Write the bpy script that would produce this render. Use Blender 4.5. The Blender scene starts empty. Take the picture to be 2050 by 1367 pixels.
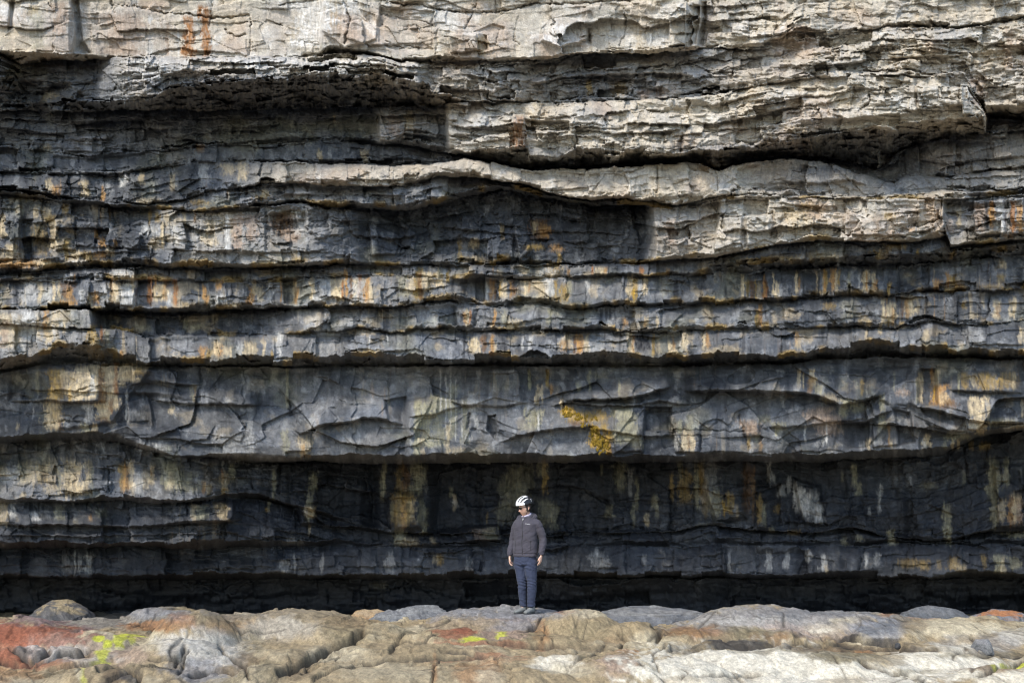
import bpy, bmesh, math, random
import numpy as np
from mathutils import Vector, Matrix, Euler

# ------------------------------------------------------------------ camera, light, exposure
scene = bpy.context.scene
COL = scene.collection
K = 0.000395            # metres per photograph pixel at one metre
HZ = 1020.0             # horizon row of the photograph
EYE = 1.64              # eye height above the rock shelf

cam_data = bpy.data.cameras.new('camera')
cam_data.sensor_width = 36.0
cam_data.lens = 36.0 / (2050 * K)
cam_data.shift_y = (HZ - 683.5) / 2050.0
cam_data.clip_start = 0.1
cam_data.clip_end = 5000
cam = bpy.data.objects.new('camera', cam_data)
COL.objects.link(cam)
cam.location = (0, 0, EYE)
cam.rotation_euler = (math.radians(90), 0, 0)
scene.camera = cam

SUN_EL, SUN_AZ = math.radians(45), math.radians(32)     # azimuth: degrees left of straight behind the camera
sdir = Vector((-math.sin(SUN_AZ) * math.cos(SUN_EL), -math.cos(SUN_AZ) * math.cos(SUN_EL), math.sin(SUN_EL)))
world = bpy.data.worlds.new('World')
scene.world = world
world.use_nodes = True
wn = world.node_tree
wn.nodes.clear()
w_out = wn.nodes.new('ShaderNodeOutputWorld')
w_bg = wn.nodes.new('ShaderNodeBackground')
w_sky = wn.nodes.new('ShaderNodeTexSky')
w_sky.sky_type = 'NISHITA'
w_sky.sun_disc = False
w_sky.sun_elevation = SUN_EL
w_sky.sun_rotation = math.atan2(sdir.x, sdir.y)
w_sky.air_density = 1.0
w_sky.dust_density = 1.0
w_sky.ozone_density = 1.0
w_bg.inputs["Strength"].default_value = 0.15
wn.links.new(w_sky.outputs[0], w_bg.inputs[0])
wn.links.new(w_bg.outputs[0], w_out.inputs[0])
sun_d = bpy.data.lights.new('sun', 'SUN')
sun_d.energy = 1.5
sun_d.angle = math.radians(13)
sun_d.color = (1.0, 0.94, 0.84)
sun = bpy.data.objects.new('sun', sun_d)
COL.objects.link(sun)
sun.rotation_euler = sdir.to_track_quat('Z', 'Y').to_euler()
scene.view_settings.view_transform = 'Standard'
scene.view_settings.look = 'None'
scene.view_settings.exposure = 1.2
scene.view_settings.gamma = 1.0
scene.render.engine = 'CYCLES'
scene.cycles.use_denoising = True
scene.cycles.denoising_prefilter = 'ACCURATE'
scene.cycles.pixel_filter_type = 'BLACKMAN_HARRIS'
scene.cycles.filter_width = 1.15

# ------------------------------------------------------------------ noise kit (numpy)
F = np.float32
def hsh(*ks):
    """integer lattice hash -> float 0..1"""
    h = np.uint32(2166136261)
    for k in ks:
        k = np.asarray(k)
        if k.dtype.kind == 'f':
            k = np.floor(k).astype(np.int64)
        h = (h ^ (k.astype(np.int64) & 0xffffffff).astype(np.uint32)) * np.uint32(16777619)
        h = h ^ (h >> np.uint32(15))
        h = h * np.uint32(2246822519)
        h = h ^ (h >> np.uint32(13))
    return h.astype(np.float64) / 4294967296.0
np.seterr(over='ignore')
def vnoise(x, y, seed=0):
    """gradient noise, about -1..1"""
    x = np.asarray(x, F); y = np.asarray(y, F)
    xi = np.floor(x); yi = np.floor(y)
    fx = x - xi; fy = y - yi
    xi = xi.astype(np.int32); yi = yi.astype(np.int32)
    u = fx * fx * fx * (fx * (fx * 6 - 15) + 10); v = fy * fy * fy * (fy * (fy * 6 - 15) + 10)
    def g(dx, dy):
        a = (hsh(xi + dx, yi + dy, np.int64(seed)) * 6.2831853).astype(F)
        return np.cos(a) * (fx - dx) + np.sin(a) * (fy - dy)
    n0 = g(0, 0); n0 += u * (g(1, 0) - n0)
    n1 = g(0, 1); n1 += u * (g(1, 1) - n1)
    return (n0 + v * (n1 - n0)) * F(1.5)
def fbm(x, y, oct=4, seed=0, gain=0.5, lac=2.03):
    s = 0; a = 1.0
    for i in range(oct):
        s = s + a * vnoise(x * lac ** i + 17.3 * i, y * lac ** i - 9.1 * i, seed + 31 * i)
        a *= gain
    return s
def ridged(x, y, oct=4, seed=0, gain=0.55):
    s = 0; a = 1.0
    for i in range(oct):
        s = s + a * (1 - 2 * np.abs(vnoise(x * 2.07 ** i + 5.7 * i, y * 2.07 ** i + 3.3 * i, seed + 13 * i)))
        a *= gain
    return s
def cells(x, y, seed=0, jit=0.9, need_edge=True):
    """Voronoi: id hash, offsets to the cell's point, distance to the border"""
    xi = np.floor(x); yi = np.floor(y)
    b1 = np.full(x.shape, 9e9, F); b2 = np.full(x.shape, 9e9, F)
    dx1 = np.zeros(x.shape, F); dy1 = np.zeros(x.shape, F); idc = np.zeros(x.shape, np.float64)
    for j in (-1, 0, 1):
        for i in (-1, 0, 1):
            cx = (xi + i).astype(np.int32); cy = (yi + j).astype(np.int32)
            h1 = hsh(cx, cy, np.int64(seed)); h2 = hsh(cx, cy, np.int64(seed + 77))
            ddx = (x - (cx + 0.5 + (h1 - 0.5) * jit)).astype(F); ddy = (y - (cy + 0.5 + (h2 - 0.5) * jit)).astype(F)
            d = ddx * ddx + ddy * ddy
            nb = d < b1
            b2 = np.where(nb, b1, np.minimum(b2, d))
            b1 = np.where(nb, d, b1); dx1 = np.where(nb, ddx, dx1); dy1 = np.where(nb, ddy, dy1)
            idc = np.where(nb, h1 * 0.61 + h2 * 0.39, idc)
    return idc, dx1, dy1, np.sqrt(b2) - np.sqrt(b1), np.sqrt(b1)
def h1f(idc, k):
    v = np.sin(idc * 91234.7 + k * 37.77) * 43758.5453
    return (v - np.floor(v)).astype(F)
def facets(x, y, seed, tilt=1.0):
    """broken rock: each cell a tilted plane, joints between cells"""
    idc, dx, dy, e, d = cells(x, y, seed)
    f = (h1f(idc, 1) - 0.5) + tilt * ((h1f(idc, 2) - 0.5) * dx * 2 + (h1f(idc, 3) - 0.5) * dy * 2)
    return f, e
def sstep(a, b, x):
    t = np.clip((x - a) / (b - a), 0, 1)
    return t * t * (3 - 2 * t)
def PL(s):
    a = np.array([[float(v) for v in p.split(',')] for p in s.split()])
    return a[:, 0], a[:, 1]
def at_line(pl, x):
    return np.interp(x, pl[0], pl[1]).astype(F)
def lerp(a, b, t):
    return a + (b - a) * t
# ------------------------------------------------------------------ materials
def nodes_of(name):
    m = bpy.data.materials.new(name)
    m.use_nodes = True
    nt = m.node_tree
    return m, nt, nt.nodes['Principled BSDF']
def N(nt, t, **kw):
    n = nt.nodes.new(t)
    for k, v in kw.items():
        if k in n.inputs.keys() if isinstance(k, str) else False:
            n.inputs[k].default_value = v
        else:
            setattr(n, k, v)
    return n
def rock_material(name, bump=0.35, speck=0.5, stretch=(1, 1, 1)):
    """weathered stone: the stone's own colour comes with the mesh, grain and pits are procedural"""
    m, nt, b = nodes_of(name)
    L = nt.links.new
    att = N(nt, 'ShaderNodeAttribute', attribute_name='stone')
    wet = N(nt, 'ShaderNodeAttribute', attribute_name='wet')
    tc = N(nt, 'ShaderNodeTexCoord')
    n1 = N(nt, 'ShaderNodeTexNoise', Scale=9.0, Detail=8.0, Roughness=0.68)
    n2 = N(nt, 'ShaderNodeTexNoise', Scale=55.0, Detail=6.0, Roughness=0.7)
    mp = N(nt, 'ShaderNodeMapping'); mp.inputs['Scale'].default_value = (14, 14, 2.2)
    n3 = N(nt, 'ShaderNodeTexNoise', Scale=1.0, Detail=6.0, Roughness=0.65)
    ms = N(nt, 'ShaderNodeMapping'); ms.inputs['Scale'].default_value = stretch
    L(tc.outputs['Object'], ms.inputs['Vector']); L(ms.outputs[0], n1.inputs['Vector']); L(ms.outputs[0], n2.inputs['Vector'])
    L(tc.outputs['Object'], mp.inputs['Vector']); L(mp.outputs[0], n3.inputs['Vector'])
    def ramp(src, lo, hi, a, c):
        r = N(nt, 'ShaderNodeMapRange'); r.inputs[1].default_value = lo; r.inputs[2].default_value = hi
        r.inputs[3].default_value = a; r.inputs[4].default_value = c
        L(src, r.inputs[0]); return r.outputs[0]
    a = ramp(n1.outputs[0], 0.3, 0.7, 1 - speck * .5, 1 + speck * .5)
    c = ramp(n2.outputs[0], 0.32, 0.68, 1 - speck * .55, 1 + speck * .55)
    d = ramp(n3.outputs[0], 0.35, 0.65, 0.86, 1.14)
    mu = N(nt, 'ShaderNodeMath', operation='MULTIPLY'); L(a, mu.inputs[0]); L(c, mu.inputs[1])
    mu2 = N(nt, 'ShaderNodeMath', operation='MULTIPLY'); L(mu.outputs[0], mu2.inputs[0]); L(d, mu2.inputs[1])
    vm = N(nt, 'ShaderNodeVectorMath', operation='SCALE'); L(att.outputs['Color'], vm.inputs[0]); L(mu2.outputs[0], vm.inputs['Scale'])
    L(vm.outputs[0], b.inputs['Base Color'])
    rg = ramp(wet.outputs['Fac'], 0.0, 1.0, 0.88, 0.42)
    ra = N(nt, 'ShaderNodeMath', operation='MULTIPLY_ADD'); L(n2.outputs[0], ra.inputs[0]); ra.inputs[1].default_value = 0.3
    sb = N(nt, 'ShaderNodeMath', operation='SUBTRACT'); L(rg, sb.inputs[0]); sb.inputs[1].default_value = 0.15
    L(sb.outputs[0], ra.inputs[2]); L(ra.outputs[0], b.inputs['Roughness'])
    b.inputs['Specular IOR Level'].default_value = 0.35
    ad = N(nt, 'ShaderNodeMath', operation='MULTIPLY_ADD'); L(n1.outputs[0], ad.inputs[0]); ad.inputs[1].default_value = 2.2; L(n2.outputs[0], ad.inputs[2])
    bp = N(nt, 'ShaderNodeBump', Strength=bump, Distance=0.05)
    L(ad.outputs[0], bp.inputs['Height']); L(bp.outputs[0], b.inputs['Normal'])
    return m
def plain(name, col, rough=0.6, spec=0.4, var=0.12, scale=60, bump=0.0, metal=0.0):
    m, nt, b = nodes_of(name)
    L = nt.links.new
    tc = N(nt, 'ShaderNodeTexCoord'); n = N(nt, 'ShaderNodeTexNoise', Scale=scale, Detail=4.0)
    L(tc.outputs['Object'], n.inputs['Vector'])
    mx = N(nt, 'ShaderNodeMix', data_type='RGBA')
    mx.inputs[6].default_value = tuple(c * (1 - var) for c in col) + (1,)
    mx.inputs[7].default_value = tuple(min(1, c * (1 + var)) for c in col) + (1,)
    L(n.outputs[0], mx.inputs[0]); L(mx.outputs[2], b.inputs['Base Color'])
    b.inputs['Roughness'].default_value = rough; b.inputs['Specular IOR Level'].default_value = spec; b.inputs['Metallic'].default_value = metal
    if bump:
        bp = N(nt, 'ShaderNodeBump', Strength=bump, Distance=0.01); L(n.outputs[0], bp.inputs['Height']); L(bp.outputs[0], b.inputs['Normal'])
    return m
M_CLIFF = rock_material('bedded_limestone', 0.42, 0.5)
M_SHELF = rock_material('sea_worn_limestone', 0.45, 0.55, (1, .45, 1))

def grid_mesh(name, P, mat, colr=None, wet=None, flip=False, faces_keep=None):
    """P: (rows, cols, 3)"""
    R, C = P.shape[:2]
    me = bpy.data.meshes.new(name)
    nv = R * C
    idx = np.arange(nv, dtype=np.int32).reshape(R, C)
    q = np.stack([idx[:-1, :-1], idx[1:, :-1], idx[1:, 1:], idx[:-1, 1:]], -1).reshape(-1, 4)
    if flip: q = q[:, ::-1]
    nf = len(q)
    me.vertices.add(nv); me.loops.add(nf * 4); me.polygons.add(nf)
    me.vertices.foreach_set('co', P.reshape(-1).astype(F))
    me.loops.foreach_set('vertex_index', np.ascontiguousarray(q).reshape(-1))
    me.polygons.foreach_set('loop_start', np.arange(0, nf * 4, 4, dtype=np.int32))
    me.update(calc_edges=True)
    me.polygons.foreach_set('use_smooth', np.ones(nf, bool))
    if colr is not None:
        a = me.attributes.new('stone', 'FLOAT_COLOR', 'POINT')
        c4 = np.ones((nv, 4), F); c4[:, :3] = colr.reshape(-1, 3)
        a.data.foreach_set('color', c4.reshape(-1))
    if wet is not None:
        a = me.attributes.new('wet', 'FLOAT', 'POINT')
        a.data.foreach_set('value', wet.reshape(-1).astype(F))
    me.materials.append(mat)
    o = bpy.data.objects.new(name, me)
    COL.objects.link(o)
    return o
# ------------------------------------------------------------------ the cliff: bedded limestone, measured bed by bed
# every bed: top and bottom line (photograph pixels), depth of its face at top and bottom and of the recess under it (metres from
# the photographer), how pale the stone is, how it is jointed
def bed(top, bot, dt, db, back, tone, nsub=2, bw=60, amp=.1, lip=4, rough=1.0, rnd=.12, wet=.3, facet=.1, groove=.05, flute=0.0):
    return dict(top=PL(top), bot=PL(bot), dt=PL(dt), db=PL(db), back=PL(back), tone=PL(tone), nsub=nsub, bw=bw, amp=amp, lip=lip,
                rough=rough, rnd=rnd, wet=wet, facet=facet, groove=groove, flute=flute)
BEDS = [
 # A: pale massive bed at the top
 bed("0,-900 2050,-900",
     "0,100 60,102 140,108 200,115 230,113 420,113 640,111 650,96 690,92 720,98 760,108 800,116 850,119 880,112 930,117 1000,121 1050,119 1110,110 1160,104 1200,103 1280,100 1350,94 1400,91 1440,92 1560,89 1600,70 1680,62 1780,50 1870,42 1910,50 2050,30",
     "0,21.3 2050,21.0",
     "0,21.0 140,21.05 165,21.35 640,21.3 650,20.9 760,20.8 1000,20.9 1395,20.8 1410,21.2 1500,21.1 2050,20.9",
     "0,22.0 200,21.9 230,21.3 640,21.3 660,21.6 850,21.2 1000,21.1 2050,21.2",
     "0,.95 2050,1", nsub=3, bw=170, amp=.15, lip=3, rough=.75, rnd=.03, wet=0, facet=.12, groove=.022),
 # B: rough ledge with the big overhang on the left
 bed("0,108 40,130 100,122 200,120 230,115 420,115 640,113 700,107 760,112 800,122 840,128 880,122 930,122 1000,126 1050,124 1110,115 1160,109 1200,110 1280,108 1350,103 1400,98 1440,98 1560,96 1600,78 1680,70 1780,58 1870,60 1910,60 2050,40",
     "0,150 30,150 60,195 120,210 200,208 250,203 300,196 330,172 400,165 500,158 600,150 700,148 760,152 800,165 850,172 900,190 960,200 1020,200 1060,203 1200,200 1250,199 1330,192 1400,185 1460,180 1560,160 1640,150 1800,145 1940,150 1970,215 2050,215",
     "0,21.2 50,22.0 190,21.7 240,20.7 840,20.65 860,20.9 1000,21.0 1180,21.5 1400,21.3 1600,20.95 2050,20.9",
     "0,21.2 50,22.0 190,21.7 250,20.75 600,20.6 840,20.65 860,20.9 1000,21.0 1060,21.5 1200,21.6 1400,21.3 1600,20.95 2050,20.9",
     "0,22.2 200,22.4 300,22.5 880,22.5 920,21.6 1060,21.7 1400,21.4 1600,21.0 1940,20.9 1975,22.6 2050,22.4",
     "0,.5 60,.4 200,.42 260,.78 700,.9 900,.9 1060,.7 1200,.62 1400,.7 1560,.95 2050,.95", nsub=4, bw=70, amp=.20, lip=9, rough=1.25, rnd=.12, wet=0, facet=.22, groove=.05),
 # C: shaded blocks at left, big tan block at right
 bed("0,222 200,222 300,222 500,220 640,216 750,213 780,213 870,213 900,206 1060,207 1200,206 1250,205 1330,200 1400,192 1460,186 1560,166 1640,156 1800,150 1940,157 1970,235 2050,240",
     "0,290 100,300 180,308 250,298 350,294 450,286 560,280 640,280 700,276 760,280 830,282 900,298 940,308 980,300 1020,296 1050,296 1060,312 1100,314 1140,300 1200,296 1300,304 1350,303 1380,296 1450,294 1560,288 1640,270 1700,260 1800,246 1900,238 1965,232 1975,290 2050,285",
     "0,22.5 740,22.4 760,21.95 890,21.9 900,21.35 1060,21.25 1400,21.1 1970,20.9 1974,21.9 2050,21.7",
     "0,22.4 740,22.3 760,21.9 890,21.9 900,21.3 1060,21.15 1400,21.0 1965,20.8 1974,21.8 2050,21.6",
     "0,22.45 740,22.4 900,22.0 960,22.4 1100,22.6 1560,22.7 1640,22.7 1700,23.0 1790,23.0 1850,22.6 1960,22.3 2050,22.1",
     "0,.40 740,.42 760,.72 890,.66 900,.93 1400,1 1970,1 1976,.45 2050,.6", nsub=4, bw=85, amp=.17, lip=7, rough=.9, rnd=.10, wet=.1, facet=.18, groove=.05),
 # thin bed under it
 bed("0,296 100,306 180,313 250,304 350,299 450,292 560,286 640,286 700,283 760,288 830,292 880,304 900,308 930,312 1060,334 1200,330 1350,322 1440,338 1500,318 1560,312 1640,314 1700,324 1760,334 1800,304 1840,287 1960,268 2050,262",
     "0,340 100,344 200,344 290,338 350,322 400,322 550,320 680,322 760,328 850,322 890,314 920,313 960,317 1060,337 1200,333 1350,325 1440,341 1500,321 1560,315 1640,318 1720,341 1790,362 1800,345 1900,350 2050,330",
     "0,22.3 700,22.2 900,22.3 1000,22.6 1560,22.7 1690,23.0 1760,22.8 1860,22.1 2050,21.8",
     "0,22.2 700,22.1 900,22.2 1000,22.6 1560,22.7 1690,23.0 1760,22.7 1860,22.0 2050,21.7",
     "0,22.3 900,22.2 1060,22.6 1400,22.6 1700,22.7 1790,22.6 1820,22.2 2050,22.0",
     "0,.38 700,.4 900,.36 1500,.34 1790,.5 1800,.5 2050,.65", nsub=1, bw=42, amp=.18, lip=3, rough=.9, rnd=.12, wet=.3, facet=.12, groove=.06),
 # D: pale sinuous bed
 bed("0,345 100,349 200,349 290,343 350,327 400,327 550,325 680,327 760,333 850,328 890,320 920,317 960,321 1000,329 1060,341 1150,338 1220,335 1350,328 1400,330 1440,345 1500,326 1560,318 1640,322 1720,345 1790,367 1810,350 1900,355 2050,335",
     "0,378 50,381 130,390 200,398 300,405 350,400 400,385 450,372 550,362 680,367 740,370 830,364 870,352 930,350 1000,358 1060,366 1100,378 1140,388 1190,398 1215,392 1250,393 1285,400 1310,396 1350,406 1400,395 1480,381 1560,385 1640,385 1720,390 1800,385 2050,372",
     "0,22.2 350,22.1 550,21.6 900,21.4 1060,21.5 1400,21.3 1560,21.5 2050,21.8",
     "0,22.0 350,21.9 550,21.45 900,21.3 1060,21.3 1400,21.2 1560,21.45 2050,21.7",
     "0,22.1 350,22.0 450,21.75 900,21.75 1060,22.2 1200,22.3 1320,21.9 1450,21.5 1560,21.5 2050,21.75",
     "0,.28 400,.3 540,.6 560,.88 700,.9 880,.85 1060,.95 1350,1 1480,.95 1520,.82 1700,.7 1800,.55 2050,.65", nsub=1, bw=80, amp=.2, lip=10, rough=.9, rnd=.14, wet=.1, facet=.13, groove=.05),
 bed("0,382 50,385 130,394 200,402 300,409 350,404 400,390 450,377 550,367 680,372 740,375 830,369 870,357 930,355 1000,363 1060,372 1100,383 1140,393 1190,403 1215,397 1250,398 1285,405 1310,401 1350,411 1400,400 1480,387 1560,390 1640,390 1720,394 1800,389 2050,376",
     "0,385 50,389 130,398 200,406 300,413 400,418 440,415 500,408 580,402 680,408 830,412 880,402 910,388 950,374 1000,368 1060,378 1100,389 1140,398 1190,408 1215,402 1250,403 1310,407 1350,415 1400,404 1480,390 1560,393 1640,392 1720,396 1800,391 1900,394 2050,380",
     "0,22.1 350,22.0 450,21.7 860,21.65 1000,22.0 1100,22.2 1320,21.9 1480,21.5 1880,21.45 2050,21.8",
     "0,22.0 350,21.9 450,21.6 860,21.55 1000,22.0 1100,22.2 1320,21.9 1480,21.5 1880,21.4 2050,21.8",
     "0,22.3 300,22.2 500,22.1 700,22.3 900,22.4 1250,22.4 1320,21.8 1500,21.5 1890,21.45 2050,22.0",
     "0,.28 400,.33 560,.5 860,.55 950,.4 1060,.35 1280,.4 1420,.9 1900,.9 2050,.55", nsub=1, bw=70, amp=.16, lip=7, rough=1.0, rnd=.12, wet=.25, facet=.13, groove=.05),
 # E: rust stained at left, grey ledge, dark hollow in the middle, tan block at right
 bed("0,392 50,396 130,404 200,412 300,419 400,424 500,415 580,409 680,416 830,419 890,410 920,397 1000,379 1060,389 1100,396 1190,412 1215,407 1250,409 1310,413 1350,420 1400,409 1480,396 1600,397 1880,397 1900,400 2050,390",
     "0,535 50,538 120,532 290,520 340,528 400,526 480,524 540,526 580,530 640,526 700,521 760,524 860,523 1000,522 1280,520 1320,512 1390,508 1430,510 1480,497 1540,496 1560,480 1600,481 1640,472 1690,478 1760,476 1840,478 1870,464 1890,452 1900,490 1950,480 2050,475",
     "0,22.4 300,22.2 340,21.85 690,21.9 740,22.4 900,22.5 1290,22.5 1312,21.6 1640,21.4 1885,21.3 1900,21.75 2050,21.65",
     "0,22.1 300,22.0 340,21.5 660,21.5 740,22.1 1280,22.2 1312,21.4 1885,21.25 1900,21.65 2050,21.6",
     "0,22.5 300,22.5 700,22.4 1290,22.4 1320,22.1 1500,21.9 1880,21.9 1900,22.3 2050,22.4",
     "0,.3 300,.32 340,.5 420,.62 600,.55 680,.4 720,.3 1000,.27 1290,.26 1312,.8 1500,.95 1885,1 1895,.6 2050,.62", nsub=3, bw=70, amp=.17, lip=7, rough=1.1, rnd=.08, wet=.25, facet=.2, groove=.05),
 # thin broken layer
 bed("0,551 60,548 120,541 290,534 340,540 540,537 700,531 860,532 900,534 1000,530 1280,528 1320,520 1430,518 1480,504 1560,488 1640,482 1840,486 1890,472 1900,496 2050,482",
     "0,558 100,556 200,550 300,553 400,562 560,560 640,550 700,549 800,550 900,553 960,548 1100,550 1200,550 1380,546 1440,532 1500,520 1600,516 1700,512 1850,508 1900,506 2050,490",
     "0,22.2 900,22.2 1450,22.0 1500,21.75 1880,21.75 1900,22.1 2050,22.1",
     "0,22.1 900,22.1 1450,22.0 1500,21.7 1880,21.7 1900,22.0 2050,22.0",
     "0,22.3 700,22.15 1000,22.2 1450,22.3 1600,22.6 2050,22.6",
     "0,.32 700,.4 1400,.36 1500,.36 2050,.32", nsub=1, bw=36, amp=.14, lip=3, rough=.9, rnd=.1, wet=.5, facet=.1, groove=.05),
 # F: long course with rust and cream runs
 bed("0,562 100,560 200,556 300,558 400,566 560,565 640,556 700,553 800,554 900,558 960,554 1100,555 1200,554 1380,551 1440,545 1560,540 1640,534 1800,532 1870,527 2050,510",
     "0,616 60,614 130,612 200,612 300,617 420,612 480,615 560,610 620,607 680,606 740,608 800,610 850,602 900,592 940,600 980,608 1080,600 1140,611 1240,605 1350,604 1480,599 1560,597 1650,588 1700,586 1780,589 1860,579 1960,578 2050,573",
     "0,22.15 560,22.1 700,22.0 900,22.0 960,22.3 1040,22.3 1150,22.05 2050,22.3",
     "0,21.95 560,21.9 700,21.75 900,21.8 960,22.1 1040,22.1 1150,21.85 2050,22.1",
     "0,22.3 200,22.9 560,22.6 700,22.3 1400,22.4 2050,22.5",
     "0,.42 250,.42 400,.4 600,.48 900,.5 1200,.42 1450,.42 1500,.3 2050,.28", nsub=1, bw=58, amp=.17, lip=8, rough=.7, rnd=.12, wet=.55, facet=.1, groove=.07, flute=.05),
 # G
 bed("0,621 130,618 200,621 300,626 420,622 560,618 680,613 740,615 850,609 900,600 980,615 1080,609 1140,619 1350,611 1560,604 1700,594 1860,587 2050,581",
     "0,645 60,647 200,655 300,668 400,668 560,664 680,662 720,655 780,661 830,655 920,655 960,660 1010,655 1070,660 1120,657 1200,655 1280,660 1350,661 1420,655 1540,655 1620,653 1700,648 1780,650 1860,640 1950,645 2050,640",
     "0,21.7 180,21.75 200,22.8 540,22.6 600,22.1 1000,22.0 2050,22.2",
     "0,21.65 180,21.7 200,22.6 540,22.4 600,21.95 1000,21.85 2050,22.05",
     "0,21.65 180,21.7 200,22.6 560,22.3 700,22.15 1000,22.15 1500,22.2 1700,22.1 2050,22.2",
     "0,.6 180,.55 200,.28 540,.28 600,.46 800,.46 1300,.38 1500,.32 2050,.36", nsub=1, bw=80, amp=.16, lip=9, rough=.8, rnd=.14, wet=.5, facet=.11, groove=.06, flute=.03),
 # H
 bed("0,648 60,650 200,658 300,673 400,672 560,668 680,666 720,660 780,666 830,660 920,660 960,665 1010,661 1070,665 1120,662 1200,660 1280,665 1350,666 1420,660 1540,660 1620,658 1700,652 1780,655 1860,645 1950,650 2050,645",
     "0,725 60,705 113,686 192,690 240,715 340,722 420,722 480,715 540,720 590,712 640,714 700,707 760,712 900,714 1000,712 1100,708 1200,705 1240,703 1280,711 1380,711 1450,705 1560,707 1640,692 1750,682 1850,690 1950,694 2050,696",
     "0,21.65 190,21.8 240,22.2 600,22.0 2050,22.1",
     "0,21.4 190,21.6 240,21.9 600,21.65 1000,21.6 2050,21.75",
     "0,22.9 200,22.8 240,22.9 600,23.0 2050,23.2",
     "0,.6 180,.5 230,.38 600,.44 1000,.42 1400,.36 2050,.38", nsub=1, bw=90, amp=.16, lip=10, rough=.8, rnd=.14, wet=.5, facet=.11, groove=.05, flute=.03),
 # I: the great smooth bed
 bed("0,745 100,732 200,732 320,733 600,735 900,733 1300,733 1560,730 1650,722 1750,716 1850,716 2050,720",
     "0,874 100,870 180,864 240,872 300,897 340,912 400,915 480,910 560,914 640,915 700,912 760,914 830,917 880,910 960,914 1050,909 1130,914 1210,910 1270,905 1350,908 1450,905 1530,910 1590,908 1650,911 1740,903 1850,900 1900,895 1935,872 1970,862 2050,850",
     "0,22.35 100,22.3 280,22.4 320,22.6 1560,22.55 2050,22.5",
     "0,22.3 250,22.4 330,22.35 600,22.25 900,22.15 1250,22.2 1700,22.3 2050,22.3",
     "0,23.3 200,23.3 480,23.6 560,24.3 1400,24.4 2050,24.5",
     "0,.31 90,.34 300,.27 360,.28 420,.34 600,.40 820,.38 1000,.33 1300,.28 1600,.31 2050,.28", nsub=1, bw=260, amp=.05, lip=6, rough=.6, rnd=.05, wet=.5, facet=.04, groove=.0),
 # J: wall of the hollow
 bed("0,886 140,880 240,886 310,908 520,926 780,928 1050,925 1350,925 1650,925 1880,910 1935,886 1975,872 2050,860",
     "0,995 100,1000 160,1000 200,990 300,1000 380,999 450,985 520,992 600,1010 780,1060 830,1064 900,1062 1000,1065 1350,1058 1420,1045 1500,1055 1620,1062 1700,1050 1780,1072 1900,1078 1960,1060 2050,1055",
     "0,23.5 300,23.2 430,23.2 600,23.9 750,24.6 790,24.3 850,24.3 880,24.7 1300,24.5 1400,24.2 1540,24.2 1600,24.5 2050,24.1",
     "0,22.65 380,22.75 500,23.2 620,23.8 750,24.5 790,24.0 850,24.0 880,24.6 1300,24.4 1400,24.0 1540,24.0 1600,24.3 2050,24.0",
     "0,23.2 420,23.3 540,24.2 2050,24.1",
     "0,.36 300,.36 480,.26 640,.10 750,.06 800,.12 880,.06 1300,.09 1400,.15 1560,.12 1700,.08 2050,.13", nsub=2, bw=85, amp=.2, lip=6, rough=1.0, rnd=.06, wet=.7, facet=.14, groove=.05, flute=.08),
 bed("0,1003 100,1006 160,1006 200,1000 300,1008 380,1005 450,996 520,1000 600,1018 780,1066 900,1067 1000,1069 1350,1063 1420,1050 1500,1060 1620,1067 1700,1055 1780,1077 1900,1081 1960,1066 2050,1061",
     "0,1086 100,1084 200,1087 300,1086 400,1083 480,1080 520,1078 700,1082 780,1086 900,1086 1000,1086 1350,1083 1500,1080 1620,1083 1700,1080 1780,1082 1900,1085 2050,1080",
     "0,23.2 400,23.3 600,23.9 780,24.3 1000,24.4 2050,24.3",
     "0,23.0 400,23.1 600,23.8 780,24.2 1000,24.3 2050,24.2",
     "0,24.2 2050,24.5",
     "0,.26 250,.2 480,.15 620,.09 2050,.09", nsub=1, bw=60, amp=.2, lip=5, rough=1.3, rnd=.12, wet=.6, facet=.2, groove=.05),
 # K: low course
 bed("0,1096 200,1095 400,1097 680,1094 900,1097 1050,1092 1350,1092 1550,1090 1700,1095 1780,1087 1900,1090 2050,1092",
     "0,1150 150,1152 250,1150 400,1148 540,1152 620,1150 700,1150 800,1150 900,1143 950,1145 1050,1146 1200,1150 1350,1150 1450,1145 1600,1148 1720,1145 1850,1154 1940,1145 2050,1148",
     "0,24.15 2050,24.1", "0,24.0 2050,23.95", "0,25.6 1100,25.5 1500,25.8 2050,26",
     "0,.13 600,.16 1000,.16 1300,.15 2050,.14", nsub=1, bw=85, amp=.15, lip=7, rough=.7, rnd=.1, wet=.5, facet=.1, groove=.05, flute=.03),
 # L: back of the low undercut
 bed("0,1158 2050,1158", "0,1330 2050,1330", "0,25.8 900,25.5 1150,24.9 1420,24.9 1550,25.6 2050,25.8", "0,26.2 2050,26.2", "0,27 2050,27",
     "0,.012 700,.02 1150,.05 1400,.05 1500,.02 2050,.015", nsub=5, bw=160, amp=.3, lip=3, rough=1.0, rnd=.02, wet=.8, facet=.2, groove=.0),
]
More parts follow.
